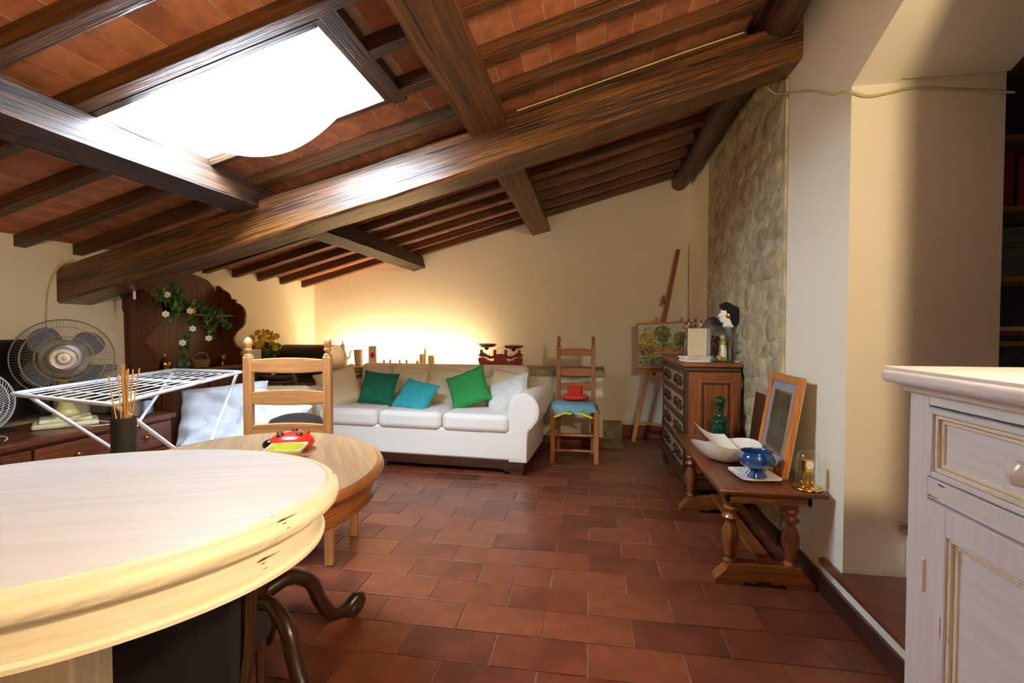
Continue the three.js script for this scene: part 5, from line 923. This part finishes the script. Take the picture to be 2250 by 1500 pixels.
{ // trailing plant with white flowers
  const t = thing('trailing_plant', 'trailing green plant with white flowers hanging down the dresser', 'plant', [-2.655, 1.10, -2.72]);
  const vines = [], leaves = [[], []];
  const paths = [[[-0.14, 0.045, -0.05], [-0.02, 0.12, 0.06], [0.03, 0.16, 0.14], [0.05, 0.10, 0.20]], [[-0.14, 0.045, -0.05], [-0.02, 0.12, 0.0], [0.04, 0.08, 0.08], [0.05, -0.02, 0.10]], [[-0.14, 0.045, -0.08], [0.0, 0.10, -0.06], [0.05, -0.02, -0.04], [0.05, -0.16, 0.0], [0.05, -0.28, 0.02], [0.04, -0.33, 0.04]], [[-0.14, 0.045, -0.10], [0.02, 0.09, -0.12], [0.06, -0.02, -0.15], [0.06, -0.12, -0.20]], [[-0.14, 0.045, -0.12], [0.01, 0.08, -0.18], [0.05, 0.0, -0.26], [0.06, -0.06, -0.34]], [[-0.14, 0.045, -0.06], [0.0, 0.16, 0.02], [0.03, 0.20, 0.08]]];
  for (const pa of paths) { const c = new THREE.CatmullRomCurve3(pa.map((q) => V(...q))); vines.push(new THREE.TubeGeometry(c, 24, 0.0025, 5)); const n = 74; for (let i = 4; i < n; i++) { const p = c.getPoint(i / n); leaves[rnd() < 0.72 ? 0 : 1].push(orient(leafGeo(rr(0.028, 0.052), rr(0.016, 0.028)), p.clone().add(V(rr(-0.02, 0.02), rr(-0.02, 0.02), rr(-0.03, 0.03))), rr(0, 6.28), rr(-0.4, 1.6))); } }
  mesh('vines', vines, M.stem, t); mesh('leaves', leaves[0], M.leaf, t).userData.kind = 'stuff'; mesh('pale_leaves', leaves[1], M.leafLight, t).userData.kind = 'stuff';
  mesh('pot', lathe([[0, 0], [0.045, 0], [0.06, 0.09], [0.054, 0.09], [0.04, 0.01], [0, 0.01]], 24).translate(-0.14, 0.054, -0.07), M.chestDark, t, { keep: true });
  for (const [x, y, z] of [[0.06, 0.155, 0.155], [0.09, 0.06, 0.02], [0.07, 0.035, 0.18], [0.09, -0.055, 0.0], [0.09, -0.12, -0.13], [0.08, -0.145, 0.07]]) flower('flower', 0.022, 6, M.petalWhite, V(x, y, z), 0.9 + rr(-0.5, 0.5), rr(-0.3, 0.3), t, M.petalYellow);
}
{ const t = thing('handled_pot', 'small bright yellow bucket with two handles on the dresser shelf', 'bucket', [-2.768, 1.1525, -2.91], 0.8); mesh('body', lathe([[0, 0], [0.036, 0], [0.046, 0.072], [0.048, 0.075], [0.043, 0.075], [0.034, 0.006], [0, 0.006]], 24), M.yellowPot, t, { keep: true }); for (const x of [-0.025, 0.025]) mesh('handle', T(new THREE.TorusGeometry(0.016, 0.0022, 6, 20, Math.PI), x, 0.074, 0.02), M.cream, t); }
{ const t = thing('moss_bowl', 'shallow dish of dark moss on the dresser shelf', 'dish', [-2.80, 1.1525, -3.18]); mesh('dish', lathe([[0, 0], [0.05, 0], [0.06, 0.018], [0.055, 0.018], [0, 0.006]], 24), M.greyDark, t, { keep: true }); const l = []; for (let i = 0; i < 60; i++) l.push(orient(leafGeo(rr(0.02, 0.04), 0.014), V(rr(-0.04, 0.04), 0.015, rr(-0.05, 0.05)), rr(0, 6.28), rr(-0.8, 0.8))); mesh('moss', l, M.leaf, t).userData.kind = 'stuff'; }
{ const t = thing('oil_lamp', 'brass oil lamp standing in the dresser', 'lamp', [-2.74, 0.77, -2.68]); mesh('body', lathe([[0, 0], [0.03, 0], [0.018, 0.01], [0.03, 0.03], [0.034, 0.05], [0.02, 0.068], [0.012, 0.075], [0.016, 0.08], [0, 0.085]], 24), M.brass, t, { keep: true }); mesh('finial', lathe([[0, 0.08], [0.004, 0.085], [0.006, 0.1], [0.002, 0.115], [0, 0.12]], 12), M.brass, t, { keep: true }); }
{ const t = thing('wicker_basket', 'small grey woven basket with handle in the dresser', 'basket', [-2.75, 0.77, -2.98], 0.6); mesh('body', lathe([[0, 0], [0.045, 0], [0.055, 0.05], [0.05, 0.05], [0.04, 0.005], [0, 0.005]], 20), M.wicker, t, { keep: true }); const w = []; for (let i = 0; i < 5; i++) w.push(T(new THREE.TorusGeometry(0.047 + i * 0.002, 0.003, 5, 28), 0, 0.006 + i * 0.011, 0, Math.PI / 2)); mesh('weave', w, M.rush, t); mesh('handle', tube([[-0.05, 0.05, 0], [-0.03, 0.09, 0], [0.03, 0.10, 0], [0.05, 0.05, 0]], 0.003), M.rush, t); }
{ const t = thing('brass_cup', 'small brass cup at the far end of the dresser', 'cup', [-2.74, 0.77, -3.17]); mesh('bowl', lathe([[0, 0], [0.02, 0], [0.006, 0.01], [0.006, 0.03], [0.02, 0.045], [0.024, 0.075], [0.021, 0.075], [0.017, 0.048], [0, 0.036]], 20), M.brass, t, { keep: true }); mesh('rim', T(new THREE.TorusGeometry(0.0225, 0.0018, 6, 24), 0, 0.075, 0, Math.PI / 2), M.gold, t); }
{ const t = thing('hanging_rod', 'white rod with dark end hanging from the main beam', 'rod', [-2.62, 0, -2.372]); mesh('rod', rod([0, 1.215, 0], [0.0, 1.275, 0], 0.007), M.white, t); mesh('end', rod([0, 1.15, 0], [0, 1.215, 0], 0.004), M.dark, t); }
{ const t = thing('hook', 'dark wrought hook hanging from the main beam', 'hook', [-2.70, 0, -2.372]); mesh('hook', tube([[0, 1.255, 0], [0, 1.20, 0.0], [0.006, 1.16, 0.004], [0.02, 1.145, 0.008], [0.03, 1.158, 0.01]], 0.005, 24, 6), M.dark, t); mesh('plate', box(-0.012, 0.012, 1.225, 1.25, -0.006, 0.006, 0.002), M.dark, t); }
{ const t = thing('white_case', 'small white case with handle on a dark stand beside the dresser', 'case', [-2.79, 0.775, -3.47], Math.PI / 2); mesh('shell', box(-0.10, 0.10, 0, 0.10, -0.08, 0.08, 0.012), M.ceramic, t); mesh('handle', tube([[-0.03, 0.10, 0.05], [-0.025, 0.112, 0.05], [0.025, 0.112, 0.05], [0.03, 0.10, 0.05]], 0.004), M.dark, t); }
{ const t = thing('dark_stand', 'narrow dark stand under the small white case', 'stand', [-2.79, 0, -3.47]); mesh('top', box(-0.11, 0.11, 0.755, 0.775, -0.103, 0.103, 0.004), M.dark, t); for (const [x, z] of [[-0.09, -0.085], [0.09, -0.085], [-0.09, 0.085], [0.09, 0.085]]) mesh('leg', rod([x, 0, z], [x, 0.757, z], 0.009), M.dark, t); mesh('lower_shelf', box(-0.1, 0.1, 0.3, 0.315, -0.095, 0.095), M.dark, t); }
// ---------- armchair piled with white bedding ----------
{
  const t = thing('armchair', 'beige striped armchair buried under white bedding', 'armchair', [-2.24, 0, -2.86], 0.25);
  mesh('seat', new RoundedBoxGeometry(0.56, 0.18, 0.50, 4, 0.05).translate(0, 0.27, 0.02), M.beige, t);
  mesh('backrest', new RoundedBoxGeometry(0.58, 0.42, 0.13, 4, 0.05).rotateX(-0.15).translate(0, 0.42, -0.25), M.beige, t);
  for (const s of [-1, 1]) mesh('armrest', new RoundedBoxGeometry(0.10, 0.36, 0.50, 4, 0.045).translate(s * 0.30, 0.24, 0.0), M.beige, t);
  for (const [x, z] of [[-0.27, 0.2], [0.27, 0.2], [-0.27, -0.22], [0.27, -0.22]]) mesh('leg', lathe([[0, 0], [0.015, 0], [0.022, 0.07], [0, 0.07]], 14).translate(x, 0, z), M.chestDark, t);
  const bed = (lab, w, h, th, pos, rot, s) => { const b = thing('bedding', lab, 'bedding', pos, 0, 'white bedding on the armchair'); b.rotation.set(...rot, 'YXZ'); mesh('fabric', pillow(w, h, th, s, 0.016, 34), M.sheet, b); mesh('hem', tube(Array.from({ length: 24 }, (_, i) => { const u = -1 + 2 * i / 23; return V(u * w / 2 * 0.97, -h / 2 * (1 - 0.07 * (1 - u * u)) * 0.985, 0); }), 0.0035, 40, 5), M.sheet, b); };
  bed('large crumpled white pillow at the dresser side of the armchair', 0.52, 0.40, 0.20, [-2.33, 0.50, -2.70], [-0.55, 0.35, 0.12], 1.3);
  bed('white pillow leaning on the sofa side of the armchair', 0.46, 0.36, 0.18, [-2.05, 0.47, -2.74], [-0.6, 0.1, -0.35], 2.1);
  bed('white folded duvet lying across the armchair seat', 0.60, 0.36, 0.16, [-2.17, 0.40, -2.64], [-1.1, 0.3, 0.05], 3.7);
}
{ const t = thing('pouf', 'round dark brown pouf between the armchair and the sofa', 'pouf', [-1.70, 0, -2.52]); mesh('cushion', lathe([[0, 0.545], [0.08, 0.54], [0.135, 0.52], [0.16, 0.48], [0.155, 0.42], [0.145, 0.41], [0, 0.41]].reverse(), 36), M.brown, t); mesh('base', lathe([[0, 0.02], [0.14, 0.02], [0.15, 0.2], [0.145, 0.41], [0, 0.41]], 36), M.brown, t); mesh('foot_ring', lathe([[0.11, 0], [0.13, 0], [0.13, 0.022], [0.11, 0.022], [0.11, 0]], 32), M.dark, t); }
{ // dark wicker chair
  const t = thing('wicker_chair', 'dark brown wicker chair with curved slatted back near the sofa', 'chair', [-2.475, 0, -3.42], Math.PI);
  const arch = [[-0.16, 0.0, 0.02], [-0.172, 0.30, 0], [-0.182, 0.56, -0.01], [-0.165, 0.68, -0.015], [-0.11, 0.725, -0.02], [0, 0.735, -0.02], [0.11, 0.725, -0.02], [0.165, 0.68, -0.015], [0.182, 0.56, -0.01], [0.172, 0.30, 0], [0.16, 0.0, 0.02]];
  mesh('back_frame', tube(arch, 0.014, 80, 8), M.wicker, t);
  for (let i = 0; i < 6; i++) { const y = 0.45 + i * 0.045, w = 0.172; mesh('back_slat', tube([[-w, y, -0.005], [-w * 0.5, y - 0.008, -0.03], [0, y - 0.012, -0.038], [w * 0.5, y - 0.008, -0.03], [w, y, -0.005]], 0.011, 24, 6).scale(1, 1, 1), M.wicker, t); }
  mesh('seat', new RoundedBoxGeometry(0.36, 0.04, 0.30, 3, 0.018).translate(0, 0.40, 0.15), M.wicker, t);
  for (const s of [-1, 1]) mesh('front_leg', rod([s * 0.165, 0, 0.29], [s * 0.165, 0.39, 0.28], 0.013), M.wicker, t);
  mesh('stretcher', [rod([-0.165, 0.14, 0.285], [0.165, 0.14, 0.285], 0.008), rod([-0.165, 0.14, 0.02], [-0.165, 0.14, 0.285], 0.008), rod([0.165, 0.14, 0.02], [0.165, 0.14, 0.285], 0.008)], M.wicker, t);
}
// ---------- sewing table and the things on it ----------
{ const t = thing('sewing_table', 'dark table with iron treadle frame holding the domed case', 'table', [-2.48, 0, -3.88]);
  mesh('top', box(-0.39, 0.37, 0.60, 0.622, -0.27, 0.29, 0.004), M.chestDark, t, { grain: 'x' });
  for (const s of [-1, 1]) { const x = s * 0.30 - 0.04; mesh('iron_leg', [tube([[x, 0.6, 0.2], [x, 0.45, 0.1], [x, 0.3, 0.06], [x, 0.15, 0.1], [x, 0.0, 0.2]], 0.01, 24, 6), tube([[x, 0.6, -0.2], [x, 0.45, -0.1], [x, 0.3, -0.06], [x, 0.15, -0.1], [x, 0.0, -0.2]], 0.01, 24, 6), rod([x, 0.3, -0.06], [x, 0.3, 0.06], 0.01)], M.dark, t); }
  mesh('brace', rod([-0.34, 0.3, 0], [0.26, 0.3, 0], 0.008), M.dark, t); }
{ const t = thing('sewing_case', 'dark domed wooden sewing machine case on the treadle table', 'case', [-2.50, 0.622, -3.925]);
  const pr = new THREE.Shape(); pr.moveTo(-0.15, 0.012); pr.lineTo(0.15, 0.012); pr.lineTo(0.15, 0.12); pr.bezierCurveTo(0.15, 0.24, 0.09, 0.275, 0, 0.275); pr.bezierCurveTo(-0.09, 0.275, -0.15, 0.24, -0.15, 0.12); pr.lineTo(-0.15, 0.012);
  mesh('dome', ext(pr, 0.47, 0.004).rotateY(Math.PI / 2).translate(-0.235, 0, 0), M.dark, t, { grain: 'x' });
  mesh('end_panel', ext(pr, 0.01, 0.003).rotateY(Math.PI / 2).translate(0.237, 0, 0), M.tableEdge, t, { grain: 'y', label: 'brown arched end' });
  mesh('base_board', box(-0.26, 0.265, 0, 0.014, -0.17, 0.17, 0.004), M.chestDark, t); }
{ const t = thing('flower_pot', 'pot of yellow and orange flowers on the treadle table', 'flowers', [-2.775, 0.622, -3.68]);
  mesh('pot', lathe([[0, 0], [0.05, 0], [0.065, 0.10], [0.06, 0.10], [0.046, 0.008], [0, 0.008]], 24), M.chestWood, t, { keep: true });
  const st = [], lv = []; const heads = [];
  for (let i = 0; i < 34; i++) { const a = rr(0, 6.28), r = rr(0.02, 0.15), h = rr(0.26, 0.43) - r * 0.5; const e = V(Math.cos(a) * r, h, Math.sin(a) * r * 0.7); st.push(tube([[0, 0.08, 0], [e.x * 0.35, 0.08 + (h - 0.08) * 0.6, e.z * 0.35], [e.x, e.y, e.z]], 0.002, 10, 5)); heads.push(e); }
  for (let i = 0; i < 240; i++) { const a = rr(0, 6.28), r = rr(0.01, 0.13); lv.push(orient(leafGeo(rr(0.03, 0.06), rr(0.014, 0.026)), V(Math.cos(a) * r, rr(0.10, 0.28), Math.sin(a) * r * 0.7), rr(0, 6.28), rr(-0.4, 1.2))); }
  mesh('stems', st, M.stem, t); mesh('leaves', lv, M.leaf, t).userData.kind = 'stuff';
  heads.forEach((e, i) => flower('flower', rr(0.024, 0.034), 7, i % 4 === 2 ? M.petalOrange : M.petalYellow, e, rr(-0.6, 1.6), rr(-0.6, 0.3), t)); }
// ---------- things on the stone ledge (top at 0.678) ----------
const LG = 0.678;
{ const t = thing('coffee_pot', 'cream china coffee pot behind the domed case', 'coffee pot', [-2.445, LG, -4.40]); mesh('body', lathe([[0, 0], [0.04, 0], [0.055, 0.05], [0.05, 0.11], [0.032, 0.16], [0.034, 0.18], [0.03, 0.18], [0, 0.175]], 24), M.ceramic, t, { keep: true }); mesh('lid', lathe([[0.034, 0.18], [0.028, 0.2], [0.01, 0.215], [0.006, 0.225], [0.01, 0.235], [0, 0.245]], 20), M.ceramic, t, { keep: true }); mesh('spout', tube([[0.045, 0.06, 0], [0.075, 0.09, 0], [0.08, 0.13, 0], [0.095, 0.15, 0]], 0.008), M.ceramic, t); mesh('handle', tube([[-0.035, 0.15, 0], [-0.08, 0.15, 0], [-0.085, 0.09, 0], [-0.05, 0.05, 0]], 0.006), M.ceramic, t); }
{ const t = thing('vase', 'cream tapered vase with raised pattern on the ledge', 'vase', [-2.276, LG, -4.40]); mesh('body', lathe([[0, 0], [0.034, 0], [0.036, 0.01], [0.047, 0.155], [0.049, 0.158], [0.044, 0.158], [0.032, 0.01], [0, 0.01]], 28), M.card, t, { keep: true }); mesh('relief', [0, 1, 2].map((i) => tube([[0.02, 0.02 + i * 0.045, 0.036 + i * 0.003], [0.0, 0.04 + i * 0.045, 0.041 + i * 0.003], [0.012, 0.06 + i * 0.045, 0.041 + i * 0.004]], 0.003, 10, 5)), M.cream, t); }
{ const t = thing('vase', 'white square vase painted with a red poppy on the ledge', 'vase', [-2.115, LG, -4.40], 0.1);
  const art = tex(128, (u, v) => { let c = hex(0xf0e8da); const d = Math.hypot((u - 0.52) / 0.32, (v - 0.56) / 0.15); c = cmix(c, hex(0xc32a1c), sm(1.1, 0.9, d + 0.15 * (pn(u, v, 8, 8, 140) - 0.5))); const l = Math.min(Math.abs(u - 0.48 - 0.06 * Math.sin(v * 6)), Math.abs(u - 0.75 + 0.3 * (v - 0.85))); if (d > 1) c = cmix(c, hex(0x5e6a34), sm(0.03, 0.015, l) * (v < 0.45 || v > 0.68 ? 1 : 0) * 0.8); return c; });
  mesh('body', [box(-0.04, 0.04, 0, 0.194, -0.04, 0.04, 0.004)], M.ceramic, t); mesh('painted_front', new THREE.PlaneGeometry(0.074, 0.186).translate(0, 0.097, 0.0405), std({ map: art, roughness: 0.3 }), t, { keep: true, label: 'painted red poppy' }); mesh('mouth', box(-0.034, 0.034, 0.188, 0.195, -0.034, 0.034), M.dark, t); }
for (const [i, x] of [-2.01, -1.945, -1.845, -1.775].entries()) { const t = thing('figurine', 'tiny pewter figurine with raised arms on the ledge', 'figurine', [x, LG, -4.40], i * 0.4, 'pewter figurines on the ledge'); mesh('body', lathe([[0, 0], [0.016, 0], [0.017, 0.004], [0.008, 0.008], [0.012, 0.025], [0.008, 0.045], [0, 0.048]], 14), M.pewter, t, { keep: true }); mesh('head', sphere(0.008, 0, 0.055, 0, 1, 1.1, 1, 10), M.pewter, t); mesh('arm', rod([0.004, 0.04, 0], [0.02, 0.066, 0.004], 0.003), M.pewter, t); mesh('arm', rod([-0.004, 0.04, 0], [-0.02, 0.062, 0.004], 0.003), M.pewter, t); }
for (const [n, lab, x, z, r, h, m] of [['pillar_candle', 'pale yellow pillar candle with uneven rim on the ledge', -1.617, -4.40, 0.026, 0.118, M.candle], ['pillar_candle', 'pale yellow pillar candle right of the thin candle on the ledge', -1.525, -4.40, 0.032, 0.105, M.candle], ['taper_candle', 'thin bright yellow taper candle on the ledge', -1.572, -4.36, 0.008, 0.172, M.candleYellow], ['tealight', 'small stub candle beside the pillar candles on the ledge', -1.665, -4.40, 0.014, 0.055, M.candle]]) { const t = thing(n, lab, 'candle', [x, LG, z], 0, 'candles on the ledge'); mesh('wax', lathe([[0, 0], [r, 0], [r, h], [r * 0.85, h + 0.002], [r * 0.6, h - 0.004], [0, h - 0.006]], 22), m, t, { keep: true }); mesh('wick', rod([0, h - 0.006, 0], [0.001, h + 0.009, 0], 0.0012, 0.0012, 5), M.dark, t); }
{ // red kitchen balance
  const t = thing('balance_scale', 'red cast iron balance scale with two steel pans on the ledge', 'scale', [-0.842, LG, -4.40], -0.03);
  const sh = smoothShape([[-0.19, 0], [0.19, 0], [0.195, 0.04], [0.205, 0.075], [0.195, 0.09], [0.15, 0.085], [0.12, 0.062], [0.06, 0.058], [0.045, 0.10], [0.02, 0.118], [0, 0.12], [-0.02, 0.118], [-0.045, 0.10], [-0.06, 0.058], [-0.12, 0.062], [-0.15, 0.085], [-0.195, 0.09], [-0.205, 0.075], [-0.195, 0.04], [-0.19, 0]], 90);
  mesh('body', ext(sh, 0.07, 0.005).translate(0, 0, -0.035), M.iron, t);
  mesh('beam', [ext(smoothShape([[-0.205, 0.125], [-0.20, 0.105], [-0.14, 0.10], [-0.09, 0.085], [0, 0.11], [0.09, 0.085], [0.14, 0.10], [0.20, 0.105], [0.205, 0.125], [0.17, 0.14], [0.13, 0.118], [0.09, 0.105], [0, 0.128], [-0.09, 0.105], [-0.13, 0.118], [-0.17, 0.14], [-0.205, 0.125]], 80), 0.018, 0.003).translate(0, 0, -0.009)], M.iron, t);
  for (const x of [-0.185, -0.055, 0.05, 0.18]) mesh('pan_support', box(x - 0.012, x + 0.012, 0.105, 0.168, -0.014, 0.014, 0.004), M.iron, t);
  for (const x of [-0.105, 0.105]) mesh('pointer', rod([x, 0.05, 0.02], [x, 0.13, 0.02], 0.0025), M.ironDark, t);
  mesh('crest', ext(smoothShape([[-0.035, 0.03], [-0.03, 0.09], [0, 0.108], [0.03, 0.09], [0.035, 0.03], [0, 0.024], [-0.035, 0.03]], 40), 0.004, 0.002).translate(0, 0, 0.038), M.iron, t);
  mesh('lettering_relief', [...[-0.12, 0.12].map((x) => T(new THREE.TorusGeometry(0.014, 0.0022, 6, 20), 0, 0, 0).scale(2.1, 0.7, 1).translate(x, 0.025, 0.041)), ...Array.from({ length: 7 }, (_, i) => box(-0.032 + i * 0.0098, -0.026 + i * 0.0098, 0.018, 0.03, 0.040, 0.043))], M.iron, t);
  mesh('index_arch', tube([[-0.03, 0.118, 0], [-0.03, 0.175, 0], [-0.012, 0.19, 0], [0.012, 0.19, 0], [0.025, 0.175, 0], [0.025, 0.118, 0]], 0.0025, 30, 6), M.steel, t);
  for (const [x, y] of [[-0.135, 0.188], [0.125, 0.176]]) { const p = mesh('pan', lathe([[0, 0], [0.05, 0.002], [0.088, 0.012], [0.10, 0.034], [0.104, 0.036], [0.099, 0.037], [0.084, 0.016], [0, 0.007]], 40).translate(x, y, 0), M.chrome, t, { keep: true, label: 'steel pan' }); mesh('pan_stem', lathe([[0, -0.022], [0.012, -0.022], [0.018, -0.008], [0.03, 0], [0, 0.002]], 18).translate(x, y, 0), M.dark, p, { keep: true }); }
  mesh('weight_knob', sphere(0.008, 0.125, 0.19, 0, 1, 1, 1, 10), M.dark, t);
}
// ---------- cables along walls and beam ----------
{ const t = thing('wall_cable', 'cream electric cable running down the left wall from the beam', 'cable', [0, 0, 0]); mesh('wire', tube([[-2.80, 1.425, -2.19], [-2.87, 1.40, -2.182], [-2.905, 1.36, -2.175], [-2.912, 1.27, -2.145], [-2.914, 1.10, -2.13], [-2.914, 0.6, -2.13]], 0.004, 40, 6), M.cable, t); }
{ const t = thing('wall_cable', 'cream electric cable draped across the white wall above the stairs', 'cable', [0, 0, 0]); mesh('wire', tube([[0.86, 2.262, -2.60], [0.885, 2.20, -2.55], [0.894, 2.165, -2.48], [0.9, 2.11, -2.36], [0.902, 2.035, -2.19], [0.902, 1.93, -2.0], [0.896, 1.885, -1.88], [0.95, 1.862, -1.875], [1.02, 1.868, -1.878], [1.09, 1.88, -1.88], [1.23, 1.866, -1.88], [1.40, 1.838, -1.875]], 0.0042, 80, 6), M.cable, t); }
{ const t = thing('beam_cable', 'pale cable lying along the top of the main beam', 'cable', [0, 0, 0]); mesh('wire', tube([[-0.35, 2.068, -2.236], [0.0, 2.165, -2.246], [0.25, 2.237, -2.256], [0.45, 2.295, -2.265], [0.66, 2.352, -2.275]], 0.0035, 40, 6), M.cable, t); }
{ const t = thing('rattan_bag', 'bag with a round pale rattan handle at the edge of the white table', 'bag', [-1.085, 0.78, -0.66], 0.35); mesh('handle', T(new THREE.TorusGeometry(0.038, 0.0045, 10, 48), 0, 0.038, 0), M.easel, t, { label: 'round rattan handle' }); mesh('body', new RoundedBoxGeometry(0.10, 0.05, 0.05, 4, 0.02).translate(-0.075, 0.025, 0.0), M.rush, t); }
renderer.render(scene, camera);
